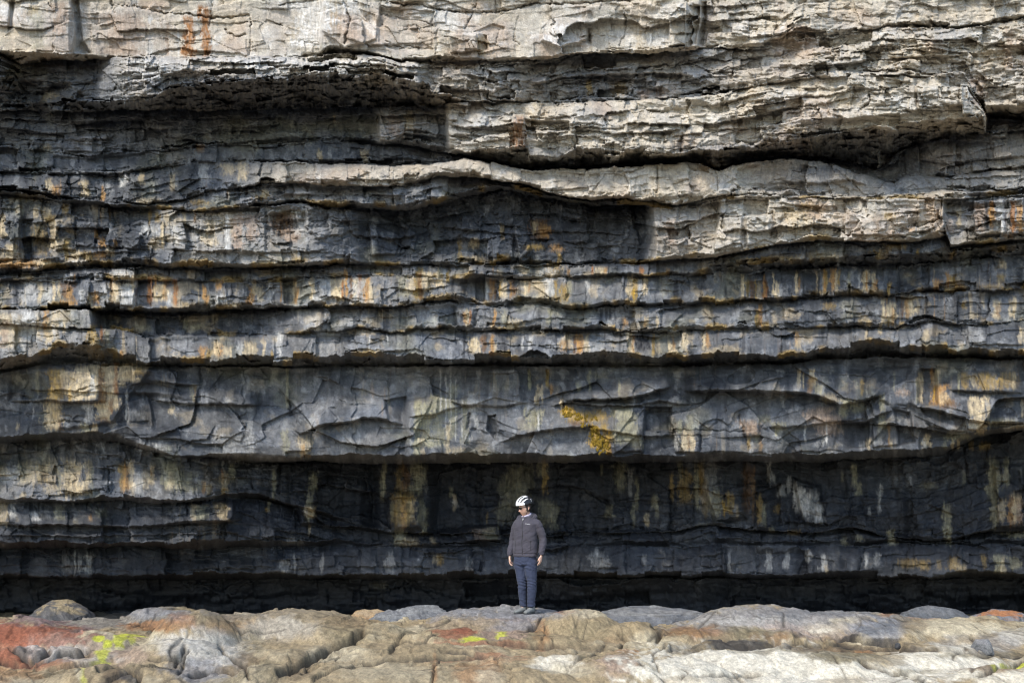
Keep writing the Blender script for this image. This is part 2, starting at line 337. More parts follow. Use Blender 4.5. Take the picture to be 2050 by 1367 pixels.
# lips inside a bed: the stone above the line stands proud of the stone below: (line, metres, rows over which it fades upward)
LIPS = [
 ("0,1052 100,1048 200,1054 300,1052 400,1046 480,1040", .35, 26), ("0,1070 150,1074 300,1070 470,1068", .15, 9),
 ("590,862 600,868 620,862 640,853 690,846 730,839 770,841 806,850", .22, 50), ("806,846 812,880 800,912", .0, 30),
 ("820,835 870,828 930,812 1000,812 1060,806", .08, 60), ("1130,802 1180,800 1250,797 1300,788 1345,776", .28, 45), ("1100,812 1130,806 1200,812 1260,813 1320,803 1380,812", .14, 20),
 ("1010,882 1050,872 1100,863 1140,855 1190,853", .16, 40), ("1180,858 1240,866 1300,878 1350,872", .10, 30),
 ("20,803 80,802 120,804 170,806 210,803", .16, 50), ("290,762 340,768 400,770", .12, 30), ("300,800 370,808 440,810 520,812", .14, 45), ("400,768 402,812 380,850 300,874", .12, 40),
 ("1370,785 1450,783 1530,782 1600,785 1640,795 1680,812 1730,803 1770,790", .28, 50), ("1530,857 1600,853 1680,842 1740,836", .10, 40),
 ("1680,845 1730,845 1790,822", .15, 25), ("1822,812 1880,822 1920,836 1960,845 2050,848", .25, 60), ("1850,846 1900,860 1940,866", .15, 30), ("1900,780 1960,783 2050,788", .12, 40),
 ("690,75 740,92 800,90", .1, 30), ("20,165 80,160 150,175", .15, 40), ("1060,170 1130,155 1200,150 1300,148 1390,150", .25, 26), ("1150,135 1230,140 1330,132", .14, 25),
 ("1500,205 1580,195 1650,190 1720,182", .10, 30), ("1410,262 1500,258 1560,246", .1, 25), ("1500,215 1560,222 1620,212 1700,196", .1, 30), ("1600,140 1700,128 1800,118 1930,110", .1, 25), ("1610,110 1720,100 1850,92 1960,88", .08, 25),
 ("900,255 960,258 1040,262", .1, 30), ("1060,268 1130,265 1180,262 1280,268 1360,262", .12, 35), ("1460,75 1540,72 1600,62", .08, 30),
 ("0,262 100,268 200,262 300,258 420,262 560,250 700,246", .10, 24), ("0,240 200,243 400,238 600,236 740,230", .08, 20), ("1830,318 1900,330 1960,322 2050,312", .14, 30),
 ("1560,362 1640,368 1700,360 1740,372", .12, 30), ("1880,360 1960,356 2050,352", .1, 20), ("340,498 400,505 480,500 560,505 660,500", .1, 40), ("700,470 780,480 840,470", .12, 30),
 ("880,455 960,462 1040,470 1130,462 1250,470", .12, 30), ("1560,405 1620,415 1680,412", .12, 20), ("60,518 120,516 200,505 280,506", .12, 16), ("1000,582 1040,580", .1, 20),
 ("1060,640 1120,638 1200,640", .05, 20), ("1540,650 1600,645 1660,640 1740,632 1830,640", .05, 20), ("800,585 860,578 905,570", .1, 25), ("680,675 740,690 770,684", .07, 30), ("1060,690 1140,697 1200,690", .06, 30),
 ("300,938 360,940 420,952", .06, 20), ("1400,1010 1480,1030 1520,1030", .1, 30), ("250,150 420,146 600,134 780,140", .10, 20), ("420,185 600,180 780,175", .12, 20),
]
# joint-bounded blocks: polygon, metres towards (-) or away (+), softness in pixels, tilt in metres per 100 px to the right / down
BLOCKS = [
 ("1340,15 1372,5 1372,88 1338,92", -.22, 2, 0, 0), ("1371,5 1398,12 1396,90 1372,92", .02, 2, 1.5, 0), ("1401,5 1411,5 1410,92 1400,92", .2, 3, 0, 0),
 ("144,0 158,0 166,85 180,108 148,105 154,60", .2, 6, 0, 0), ("21,0 29,0 27,54 18,60", .16, 5, 0, 0),
 ("640,0 720,0 765,20 755,80 690,95 645,60", -.12, 3, .1, 0), ("765,15 870,25 868,100 800,105 760,85", .06, 2, 0, 0), ("900,70 955,66 956,100 902,104", -.18, 2, 0, .2), ("956,66 975,72 976,100 957,101", .0, 2, 1.2, 0),
 ("1085,48 1130,35 1175,45 1180,80 1120,95 1085,80", -.12, 5, 0, -.3),
 ("755,232 800,216 870,213 878,262 872,275 810,268 790,282 760,280", -.22, 3, .15, -.5), ("878,216 920,222 918,242 880,240", -.14, 3, 0, 0), ("875,244 918,244 916,280 876,276", -.03, 3, 0, 0),
 ("1028,230 1050,228 1050,298 1030,297", -.10, 2, .4, 0), ("1052,240 1140,245 1140,262 1056,262", .28, 4, 0, 0),
 ("1600,150 1700,145 1832,148 1834,225 1700,240 1610,240", -.12, 6, 0, 0), ("1836,170 1930,175 1928,212 1838,215", -.22, 3, 0, .2), ("1926,168 1968,175 1968,232 1926,230", -.12, 2, 1.1, 0), ("1972,215 2050,215 2050,262 1974,262", .35, 8, 0, 0),
 ("1965,110 2050,100 2050,212 1975,208", .10, 10, 0, 0), ("1985,250 2018,250 2016,275 1984,275", -.25, 3, 0, 0), ("1205,310 1240,310 1236,336 1202,336", -.35, 2, 0, 0),
 ("1312,392 1350,420 1440,400 1430,500 1325,515", .08, 6, .2, 0), ("1436,392 1492,392 1490,432 1434,430", -.12, 2, 0, 0), ("1496,395 1540,395 1535,430 1498,430", .12, 3, .3, .8), ("1440,434 1488,434 1486,495 1432,500", -.1, 2, 0, 0), ("1497,432 1545,430 1545,478 1530,480 1498,492", -.06, 2, .2, 0),
 ("1690,430 1840,420 1840,470 1692,470", -.12, 2, 0, 0), ("1838,395 1872,392 1866,458 1840,465", -.18, 2, .2, 0), ("1870,393 1888,398 1886,450 1868,455", .0, 2, 2.2, 0), ("1580,400 1690,400 1690,425 1600,428", .10, 6, 0, .6), ("1895,400 1940,398 1935,432 1896,430", .06, 8, 0, 0), ("1950,402 2010,400 2010,468 1955,470", -.22, 3, .2, 0), ("2020,398 2050,398 2050,470 2022,470", -.22, 3, 0, 0), ("1890,432 1940,430 1938,470 1894,475", .05, 4, 0, 0),
 ("540,430 590,420 600,462 575,482 552,470", .13, 4, 0, 0), ("610,415 690,410 700,465 640,480 612,455", -.1, 5, .15, 0), ("430,425 530,425 530,505 430,505", -.10, 4, 0, 0),
 ("0,395 40,398 60,520 0,520", -.15, 6, .2, 0), ("40,440 66,440 64,522 44,522", .16, 4, 0, 0), ("110,440 150,435 155,500 112,500", -.15, 4, .3, 0), ("155,445 195,448 190,498 158,495", -.1, 3, -.3, .3), ("250,470 282,468 280,498 250,498", -.2, 2, 0, .3), ("195,480 230,478 228,508 200,505", -.12, 2, .3, .3), ("300,440 330,442 328,490 298,486", -.1, 3, 0, 0),
 ("1030,455 1048,440 1062,500 1040,520", -.2, 2, .5, 0), ("1062,430 1120,430 1128,480 1070,485", .12, 3, 0, 0), ("740,450 800,470 790,510 742,510", -.18, 3, .4, .2), ("800,440 838,470 830,500 800,490", -.14, 3, -.4, .2), ("690,420 742,425 735,460 700,462", -.1, 3, .2, .3), ("985,470 1028,475 1025,520 985,522", -.15, 3, .2, 0),
 ("275,560 300,560 305,614 272,614", .28, 3, 0, 0), ("224,548 270,548 272,560 266,612 230,612", -.14, 3, .1, 0), ("160,562 222,562 222,612 160,612", -.04, 3, 0, .3), ("565,560 590,560 588,606 566,608", .2, 4, 0, 0), ("428,566 500,566 498,610 430,612", -.08, 3, .1, 0), ("952,556 972,552 968,605 950,600", .22, 4, 0, 0), ("905,548 952,556 948,605 905,598", .05, 4, .2, 0), ("1500,552 1530,545 1545,596 1502,596", .22, 4, 0, 0), ("1610,545 1640,542 1640,588 1612,590", .18, 4, 0, 0), ("1800,532 1862,530 1862,578 1800,582", .1, 5, 0, 0),
 ("125,548 153,546 153,562 126,564", -.2, 2, 0, 0), ("188,546 208,546 208,562 190,562", -.2, 2, 0, 0), ("225,536 270,534 268,560 228,560", -.2, 3, 0, 0),
 ("945,620 992,618 990,655 946,655", .1, 3, 0, .2), ("1895,668 1940,665 1938,692 1896,692", -.06, 3, 0, 0), ("1942,655 2050,655 2050,690 1944,692", -.08, 3, 0, 0),
 ("818,806 905,790 960,880 920,915 815,915", -.20, 12, .25, 0), ("770,800 812,795 808,842 780,842", .16, 5, 0, 0), ("975,835 990,830 992,880 972,860", .2, 3, 0, 0), ("250,785 290,790 300,850 240,850", .12, 8, .4, 0), ("290,790 395,800 390,850 310,860", .16, 12, -.2, 0),
 ("20,765 75,740 100,790 70,802 20,800", .14, 12, 0, .2), ("100,730 250,725 300,740 260,790 230,845 120,860 100,800", -.10, 8, 0, 0),
 ("1230,820 1290,815 1285,905 1232,905", -.15, 4, 0, 0), ("1290,815 1345,815 1342,862 1292,862", .3, 5, 0, 0), ("1350,868 1400,865 1400,905 1352,905", -.12, 3, 0, 0), ("1485,840 1520,838 1520,872 1490,870", -.06, 2, 0, .3), ("1675,848 1740,845 1735,895 1668,895", .16, 3, .3, 0), ("1745,852 1792,840 1800,890 1748,895", -.12, 4, .2, 0), ("1790,820 1818,825 1830,885 1800,890", .18, 5, .3, 0), ("1935,838 1985,840 1980,860 1940,862", -.18, 3, 0, 0), ("1838,740 1870,740 1875,808 1835,810", .3, 8, 0, 0), ("1740,740 1838,732 1830,810 1790,815 1742,785", -.12, 10, 0, 0), ("1640,750 1738,745 1730,800 1690,812 1645,790", -.14, 14, 0, .15),
 ("100,995 105,940 200,930 210,995", .0, 5, 0, 0), ("785,985 840,985 845,1060 790,1060", -.25, 14, 0, 0), ("1400,935 1470,930 1490,1035 1430,1045", -.25, 12, 0, -.3), ("1590,960 1640,975 1650,1050 1610,1050", -.2, 6, 0, 0), ("920,1058 1000,1050 1010,1080 930,1085", -.3, 6, 0, 0), ("600,1010 632,1010 630,1050 602,1050", -.35, 8, 0, 0), ("345,1008 470,1005 465,1042 350,1045", -.18, 8, 0, 0), ("1990,930 2050,930 2050,1055 2000,1055", -.2, 8, 0, 0),
]
# open cracks: line, width px, depth m
CRACKS = [
 ("223,14 250,12 282,17 302,21 330,27 375,29 423,36 457,36 498,31", 3, .10), ("223,0 224,14 230,24", 3, .08), ("425,0 424,20 423,36 418,60", 2.5, .06), ("776,2 807,10 845,10 872,19 914,24 948,26 996,26 1041,15 1075,7 1123,9 1196,5 1260,2", 3, .12), ("955,0 945,28 931,58", 2.5, .08), ("991,0 993,24", 2.5, .08),
 ("772,33 800,38 850,44 874,55", 1.8, .05), ("772,83 790,92 815,97 850,98 868,98", 2, .05), ("800,100 820,90 838,98", 2, .05), ("810,60 830,50 850,62 872,70", 1.5, .04), ("876,60 872,110", 2, .06), ("840,65 862,66", 1.5, .04), ("500,30 502,60 500,110", 2, .06), ("450,60 470,75 492,70", 3, .1), ("560,12 590,5 640,0", 2, .06), ("690,0 700,40 690,88", 3, .1),
 ("1030,58 1030,78 1040,90", 2, .06), ("1180,60 1178,80", 5, .12), ("1000,60 992,90 1010,100", 1.5, .05), ("1140,60 1160,75 1200,70 1240,78", 2, .05), ("1250,20 1255,60 1240,90", 2, .06), ("1430,30 1460,60 1500,66 1540,60", 2, .05), ("1480,0 1500,30 1560,40 1640,30", 2, .05),
 ("1555,272 1560,300", 5, .2), ("1374,255 1362,285 1362,305", 6, .2), ("1740,190 1742,205 1720,222", 3, .12), ("1030,275 1046,276 1052,272", 2, .06), ("1442,262 1520,258 1560,268 1650,268", 2.5, .08),
 ("780,360 782,330", 2, .06), ("1315,335 1318,370 1312,398", 3, .1), ("1432,335 1438,385", 2, .08), ("1360,385 1380,395", 2, .05), ("1640,320 1690,350 1725,385", 2, .07), ("560,358 620,350 680,358", 1.5, .04),
 ("520,440 545,430 600,420", 1.5, .05), ("340,460 400,455 430,458", 1.5, .05), ("300,480 360,486 420,484", 2, .06), ("345,430 350,500", 2, .05), ("398,440 400,500", 1.5, .05), ("490,445 495,480 530,470", 1.5, .05), ("1490,432 1492,495", 3, .12), ("1350,480 1400,476 1430,478", 2, .05), ("1690,420 1840,424", 2, .06), ("1546,425 1550,450 1544,470", 4, .1), ("1816,425 1820,462", 2, .06),
 ("700,590 712,570 740,552", 1.5, .04), ("560,560 700,553 905,556", 2.5, .07), ("860,625 900,632 940,630", 1.5, .05), ("995,625 1030,638 1050,640", 1.5, .05), ("1120,640 1160,642 1190,632", 2, .05), ("1250,600 1262,590", 2, .05), ("1710,655 1712,690", 3, .06), ("1895,600 1890,640", 2, .05), ("1950,655 1945,690", 2.5, .07), ("640,640 690,634 720,642", 1.5, .05),
 ("582,735 580,800 585,830 600,850", 4, .08), ("580,832 640,812 672,818", 2, .05), ("870,740 860,790", 2, .04), ("1055,735 1070,775 1082,790 1074,812 1050,838", 3, .06), ("1095,740 1100,770 1108,785", 3, .06), ("1140,762 1160,758 1152,740", 3, .08), ("1120,795 1130,800 1126,822", 3, .07), ("1080,810 1085,855", 3, .07), ("940,830 936,860 950,860", 4, .1), ("400,735 405,760 400,800", 3, .06), ("1350,860 1490,864", 2.5, .06), ("1480,830 1490,870 1500,900", 3, .08), ("1290,862 1350,866", 2, .06), ("1740,845 1800,850", 2, .06), ("1650,862 1640,905", 2, .05), ("1530,740 1560,745 1640,742", 2, .05), ("1400,735 1402,783", 3, .05), ("1740,735 1840,732 1950,742", 2.5, .06),
 ("0,820 60,830 100,826", 2, .05), ("150,785 180,775 200,772", 2, .06), ("90,850 130,842 170,848", 3, .06), ("520,812 560,814 600,830", 2, .06), ("680,800 700,810 760,812", 2, .05),
 ("190,1100 190,1150", 2, .04), ("505,1105 520,1145", 2, .04), ("945,1100 943,1140", 3, .05), ("1250,1095 1255,1148", 2, .05), ("1445,1095 1447,1146", 3, .05), ("1520,1095 1518,1148", 3, .05), ("1730,1095 1720,1140", 3, .05), ("1905,1095 1902,1140", 3, .05), ("430,1120 520,1100", 2, .04),
]
# stains, and D patches greying mainly the overhang undersides: x, y0, y1, width, colour key, strength
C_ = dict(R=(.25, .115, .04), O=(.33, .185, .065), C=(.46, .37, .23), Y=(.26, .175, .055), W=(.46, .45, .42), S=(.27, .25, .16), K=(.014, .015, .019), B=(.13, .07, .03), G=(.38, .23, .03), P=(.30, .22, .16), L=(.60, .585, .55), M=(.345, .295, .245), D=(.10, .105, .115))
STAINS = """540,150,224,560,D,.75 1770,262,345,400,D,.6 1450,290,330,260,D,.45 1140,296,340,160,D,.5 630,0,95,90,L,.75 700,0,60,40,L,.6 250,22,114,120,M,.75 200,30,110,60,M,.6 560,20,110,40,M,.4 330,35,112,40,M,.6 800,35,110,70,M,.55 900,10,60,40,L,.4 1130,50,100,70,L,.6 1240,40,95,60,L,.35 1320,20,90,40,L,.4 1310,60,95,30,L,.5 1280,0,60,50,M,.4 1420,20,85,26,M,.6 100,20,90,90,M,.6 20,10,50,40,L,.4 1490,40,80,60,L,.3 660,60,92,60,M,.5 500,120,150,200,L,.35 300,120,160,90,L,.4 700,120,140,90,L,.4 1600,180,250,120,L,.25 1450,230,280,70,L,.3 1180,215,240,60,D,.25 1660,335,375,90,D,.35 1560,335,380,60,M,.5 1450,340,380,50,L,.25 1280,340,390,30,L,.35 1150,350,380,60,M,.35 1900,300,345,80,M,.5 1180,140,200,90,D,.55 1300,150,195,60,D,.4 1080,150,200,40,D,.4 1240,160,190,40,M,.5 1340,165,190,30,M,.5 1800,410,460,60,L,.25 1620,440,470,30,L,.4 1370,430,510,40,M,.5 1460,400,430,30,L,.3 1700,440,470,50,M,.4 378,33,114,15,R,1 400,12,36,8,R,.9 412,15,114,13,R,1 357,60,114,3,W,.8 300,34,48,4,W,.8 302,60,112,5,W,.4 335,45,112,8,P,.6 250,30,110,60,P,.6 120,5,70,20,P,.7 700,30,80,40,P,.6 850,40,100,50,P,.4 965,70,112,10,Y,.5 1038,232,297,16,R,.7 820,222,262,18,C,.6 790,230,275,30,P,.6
66,12,30,24,Y,.5 75,20,100,18,S,.4 1180,160,190,8,Y,.7 1240,165,190,12,Y,.5 1320,175,195,20,B,.5 1290,180,200,12,P,.6 100,185,200,14,C,.5 95,290,300,10,C,.4
1600,250,268,50,Y,.35 1590,195,215,40,Y,.3 1700,195,212,30,Y,.4 2020,60,140,20,P,.6 1960,150,210,25,P,.6 1700,20,60,80,P,.3 1480,235,270,30,P,.4
100,358,386,12,C,.7 112,372,390,8,O,.7 170,362,396,9,C,.7 206,372,404,5,O,.9 215,362,385,10,W,.4 245,345,380,9,W,.7 284,345,372,10,C,.8 345,348,385,14,C,.5 408,330,360,16,W,.5 455,328,350,14,C,.6 485,326,360,12,C,.6 528,378,402,12,C,.7 520,390,402,20,Y,.6 300,398,410,30,C,.5 395,400,412,20,Y,.5 60,386,402,60,Y,.3 30,296,300,30,C,.3 400,290,305,10,O,.5 640,300,322,6,C,.7 660,296,322,8,W,.4 730,300,326,10,C,.5 670,230,245,6,C,.6 90,190,205,12,C,.5
5,430,490,10,C,.8 20,488,540,22,C,.7 12,520,540,20,O,.7 55,520,536,50,O,.8 85,520,534,20,C,.8 72,412,440,8,C,.7 90,415,440,12,C,.6 130,408,430,8,Y,.7 108,440,515,9,C,.7 100,430,450,14,Y,.7 80,450,520,16,Y,.4 133,480,540,10,Y,.7 150,502,530,16,C,.8 172,504,528,12,Y,.7 192,460,480,6,O,.9 205,475,495,12,O,.9 230,480,495,8,O,.9 222,495,515,12,C,.6 200,505,520,16,O,.7 165,520,530,30,W,.6 140,522,535,8,W,.7 300,452,476,26,W,.6 325,448,500,8,C,.8 310,475,500,14,C,.5 355,450,500,30,W,.5 390,455,505,22,W,.4 420,440,505,16,C,.5 455,430,506,14,W,.8 475,430,500,16,P,.7 505,430,490,20,P,.6 570,424,480,34,B,.75 585,455,485,16,P,.8 600,430,470,20,W,.5 605,515,528,14,Y,.7 590,505,528,10,Y,.5 580,420,430,60,S,.4 345,420,450,6,W,.3 300,420,450,5,Y,.7 315,425,450,5,Y,.7 370,425,455,4,C,.6 390,425,450,4,O,.5
1082,440,482,24,B,.8 1090,450,478,10,O,.7 1070,445,470,5,C,.7 1075,488,502,30,Y,.8 1115,490,505,16,O,.7 950,478,500,14,C,.7 955,512,522,12,C,.7 920,480,520,6,Y,.6 1005,450,480,8,Y,.5 1118,505,535,6,Y,.7 1105,525,545,16,Y,.6 1345,440,500,14,P,.7 1370,430,500,30,W,.3 1590,420,430,30,Y,.6 1620,405,420,40,Y,.5 1780,425,445,16,Y,.7 1825,455,465,10,O,.8 1790,465,474,30,P,.5 1600,430,475,30,C,.5
1900,440,468,10,P,.5 1962,408,466,14,P,.7 1985,404,468,8,O,.9 1975,404,468,6,K,.7 2005,402,470,18,W,.6 2028,404,468,8,R,.9 2042,410,470,8,O,.8 1995,462,470,40,C,.5 1920,420,460,5,C,.6 2020,470,478,12,O,.7 2035,470,478,10,W,.7
40,550,560,16,W,.4 52,548,562,14,C,.5 138,548,562,18,W,.6 150,550,562,5,O,.7 196,548,560,10,W,.5 245,540,558,30,W,.6 270,550,560,6,C,.6 320,548,562,10,Y,.3 480,550,560,20,S,.3
58,565,612,14,W,.5 80,565,610,8,C,.6 98,575,612,14,W,.5 108,562,610,7,C,.8 118,565,600,7,C,.7 136,565,600,16,B,.8 140,575,600,14,O,.7 135,601,614,30,O,.9 165,580,612,10,W,.6 190,585,612,14,O,.8 180,590,612,8,C,.7 210,570,612,12,W,.4 224,556,612,4,R,.9 232,565,612,16,C,1 258,562,610,18,W,.8 266,560,585,4,C,.9 300,552,617,8,R,1 310,550,600,6,O,.9 312,572,612,7,C,.7 324,568,610,18,C,.95 330,565,600,6,O,.6 340,585,612,10,W,.5 351,560,617,6,R,.9 335,556,575,8,B,.7 408,572,600,5,O,.9 412,590,612,7,O,.8 375,605,616,30,Y,.5 438,562,585,8,O,.8 440,590,612,12,W,.8 470,608,616,40,C,.8 503,575,616,8,O,.9 508,562,590,5,C,.7 520,575,610,14,C,.7 540,565,605,14,W,.5 563,565,610,4,O,.7 590,560,612,8,C,.9 594,575,612,4,O,.8 625,556,606,6,C,.9 632,590,606,6,W,.7 650,558,606,18,W,.6 668,560,604,6,C,.8 678,558,604,14,C,.9 686,560,606,4,R,.9 693,540,606,4,O,1
703,556,606,4,B,.8 712,560,604,8,C,.9 720,550,606,5,R,.8 724,562,608,22,W,.6 735,556,608,9,O,.9 742,565,606,5,C,.7 806,552,600,14,S,.5 824,552,595,14,C,.5 838,536,604,16,Y,.9 842,545,606,6,B,.8 855,545,592,14,C,.8 880,540,580,9,C,.9 890,538,574,6,W,.7 897,540,572,3,Y,.9 930,560,600,8,K,.6 985,560,604,8,O,.7 975,568,602,5,W,.6 1002,560,600,5,Y,.9 1010,562,605,6,C,.7 1026,560,596,16,B,.8 1022,565,600,4,O,.9 1052,562,596,7,C,.9 1060,560,585,4,O,.6 1084,558,600,18,C,.6 1100,556,600,12,W,.5 1112,560,600,5,Y,.7 1130,568,606,10,Y,.8 1120,592,608,30,Y,.6 1140,560,590,6,S,.6 1178,556,600,8,W,.4 1190,560,600,10,C,.4 1262,552,602,9,C,.8 1272,556,602,7,Y,.9 1268,580,604,5,G,.8 1290,556,600,8,C,.8 1282,556,600,6,W,.4 1330,556,600,20,S,.3 1095,535,552,18,W,.4 1138,538,552,5,O,.8 1186,534,553,6,R,.9 1203,534,553,12,C,.7 1210,535,552,5,O,.8 1283,535,552,5,R,.8 1335,538,550,5,O,.7 1355,538,550,8,W,.4 1000,538,552,7,C,.5 1055,538,550,10,C,.5
1486,550,602,6,C,.9 1497,560,600,5,Y,.7 1505,562,602,7,B,.8 1513,560,602,4,Y,.9 1520,565,602,8,C,.5 1532,560,600,10,R,.7 1530,552,598,4,O,.9 1548,548,592,5,C,.8 1556,565,600,8,C,.8 1562,585,602,10,W,.5 1595,545,588,5,C,.8 1600,555,585,4,O,.6 1635,542,588,3,C,.7 1640,582,592,18,Y,.6 1652,540,592,6,Y,.9 1650,540,592,3,O,.8 1668,538,590,9,O,.9 1674,545,590,5,C,.8 1680,540,575,4,Y,.7 1700,545,590,5,S,.5 1695,585,592,14,C,.5 1733,540,590,6,C,.9 1735,545,590,3,O,.9 1749,545,588,6,C,.8 1752,560,588,4,O,.8 1720,548,585,3,W,.4 1780,565,592,4,Y,.9 1875,560,584,7,O,.8 1896,545,582,4,O,.8 1910,550,582,9,Y,.8 1920,565,580,12,B,.6 1870,530,580,3,C,.4 2008,522,540,7,C,.7 2004,548,570,10,Y,.6 2000,560,572,4,C,.6 1990,570,578,50,Y,.4 1640,503,518,60,Y,.25 1580,512,520,30,Y,.5 1760,500,506,20,Y,.6 1800,488,500,30,Y,.6 1838,500,510,8,G,.7
935,618,655,8,C,.8 941,620,655,4,R,.9 930,625,652,4,O,.6 990,620,660,5,O,.9 985,650,660,4,C,.8 1030,640,660,16,C,.6 1010,620,650,6,S,.4 1100,618,655,10,S,.6 1215,640,660,14,W,.4 1250,636,658,6,O,.7 1294,634,656,7,C,.8 1292,645,656,3,O,.7 1316,634,658,5,C,.6 1240,625,640,20,W,.3 860,625,650,40,W,.25 620,620,660,40,W,.25 700,620,655,60,W,.2
948,676,710,10,C,.8 958,685,712,12,C,.8 968,672,712,6,B,.7 985,670,712,9,O,.8 992,690,712,5,C,.7 1010,668,710,16,K,.5 1046,672,706,4,W,.6 1062,672,706,5,W,.7 1135,668,700,18,C,.6 1130,680,706,9,O,.6 1160,668,712,12,O,.95 1150,672,712,4,B,.8 1174,668,712,8,C,.7 1195,668,712,20,W,.3 1262,664,712,8,C,.8 1268,670,712,5,O,.7 1284,668,712,20,K,.8 1308,670,712,5,Y,.8 1318,680,712,8,C,.3 1340,680,712,5,C,.8 1348,672,710,5,O,.6 1372,665,705,10,C,.7 1362,668,700,4,W,.6 1410,666,704,7,C,.8 1416,666,700,5,O,.7 1350,698,712,5,C,.8 1595,664,692,4,O,.7 1598,672,700,7,C,.5 405,694,720,12,O,.8 420,700,720,10,Y,.7 438,688,720,16,O,.6 432,684,714,10,C,.8 455,694,718,10,C,.6 480,685,715,10,W,.5 500,684,714,18,C,.6 528,680,720,5,C,.6 545,700,722,4,Y,.7 560,665,722,5,W,.7 740,668,705,3,W,.6 776,668,690,2,W,.8 310,690,720,60,W,.2 640,680,715,50,W,.25
1768,598,650,9,C,.7 1775,595,640,4,O,.5 1784,606,652,16,C,.9 1788,615,655,7,O,.6 1778,640,655,5,Y,.7 1806,595,640,5,B,.5 1822,600,640,12,C,.8 1816,600,640,5,O,.7 1838,596,635,4,C,.5 1762,645,672,6,C,.7 1735,660,685,5,C,.6 1765,680,692,20,Y,.6 1855,660,684,8,C,.6 1995,600,642,7,C,.7 1999,610,640,5,B,.6 2030,595,645,7,C,.8 2022,600,640,5,C,.5 2042,600,640,3,K,.4 1930,604,620,6,Y,.7 1522,608,660,6,O,.7 1515,620,660,6,Y,.8 1532,645,664,14,Y,.7 1700,598,640,20,S,.25 1660,605,620,22,Y,.5 2045,655,690,6,C,.6 1950,660,690,40,W,.2 1560,610,640,14,W,.2
18,628,715,24,C,.5 8,640,700,12,P,.6 35,640,700,9,C,.7 30,626,660,10,W,.6 58,622,690,16,W,.8 45,680,712,14,W,.6 78,625,680,10,C,.5 92,620,682,5,O,.8 97,640,692,10,C,.7 112,622,665,14,C,.6 120,640,660,6,W,.7 128,640,675,6,C,.6 108,650,680,5,W,.5 160,640,692,8,K,.3 185,650,694,16,Y,.8 203,652,690,4,R,.8 215,660,690,8,S,.5 190,690,730,20,Y,.4 230,695,725,16,Y,.6 243,700,720,6,O,.8 160,615,625,20,W,.4 372,640,660,10,S,.6 390,650,665,18,S,.5 290,650,665,20,S,.4
112,738,806,18,Y,.8 130,740,806,20,C,.6 125,755,800,8,B,.3 148,745,806,18,C,.75 140,775,806,6,G,.5 165,732,805,22,C,.7 188,730,804,16,C,.85 185,750,800,6,W,.7 207,728,850,12,O,.6 200,735,800,5,B,.6 222,730,835,22,C,.85 232,726,800,6,R,.7 245,730,780,18,C,.9 262,728,765,16,C,.8 290,730,752,18,C,.5 278,735,755,14,Y,.6 105,805,850,22,C,.7 112,815,842,14,Y,.4 108,840,864,18,C,.8 122,842,864,5,B,.5 178,806,852,16,W,.55 205,806,845,20,C,.85 222,800,835,5,R,.6 218,820,845,6,C,.7 190,848,866,10,C,.7 170,848,865,14,S,.6 35,848,862,5,C,.6 75,730,800,8,S,.4 66,815,845,4,W,.3 253,785,850,3,W,.7 262,820,845,22,W,.25 390,770,805,6,Y,.4 345,812,832,6,C,.6 330,780,800,12,W,.2
385,770,805,8,S,.4 500,830,915,14,W,.3 460,870,915,60,W,.25 290,885,915,20,W,.4 325,885,912,10,W,.3 575,740,830,4,S,.6 572,860,915,14,S,.5 610,875,915,14,C,.5 606,888,912,5,O,.5 625,830,865,10,W,.2 700,860,905,60,W,.2
836,800,916,12,S,.8 852,806,916,24,S,.75 878,790,912,18,S,.6 905,770,905,20,S,.6 930,800,905,14,S,.5 845,860,916,10,C,.4 882,740,840,2,W,.5 893,750,880,2,W,.6 902,745,890,2,W,.5 912,760,905,2,W,.5 925,800,900,2,W,.5 897,850,910,5,C,.6 915,895,912,20,C,.4 945,790,850,8,W,.5 952,835,860,8,W,.7 938,870,885,12,W,.4 960,800,812,20,W,.4
1060,740,790,4,S,.8 1076,770,812,5,C,.7 1085,770,810,4,C,.6 1096,740,780,4,Y,.9 1104,770,790,4,O,.7 1052,810,850,4,S,.6 1072,820,860,18,S,.6 1078,830,862,3,W,.7 1062,845,862,20,S,.4 1124,800,838,3,C,.9 1132,812,832,12,G,.9 1140,815,836,18,G,.8 1165,822,850,30,Y,.85 1200,820,850,20,Y,.8 1166,836,842,10,G,.9 1190,850,898,18,G,1 1210,845,912,14,Y,.95 1218,860,912,10,G,.8 1220,880,912,8,B,.5 1155,842,856,26,B,.7 1245,815,905,18,S,.6 1262,820,900,16,S,.5 1275,870,905,10,S,.4 1180,740,790,4,S,.6 1240,760,795,5,S,.6 1158,764,790,8,S,.5 1200,745,760,30,S,.3 1355,868,906,8,W,.5 1372,862,906,16,C,.7 1386,866,905,8,C,.7 1362,840,870,8,S,.6 1378,870,905,3,B,.5 1380,830,870,12,S,.4
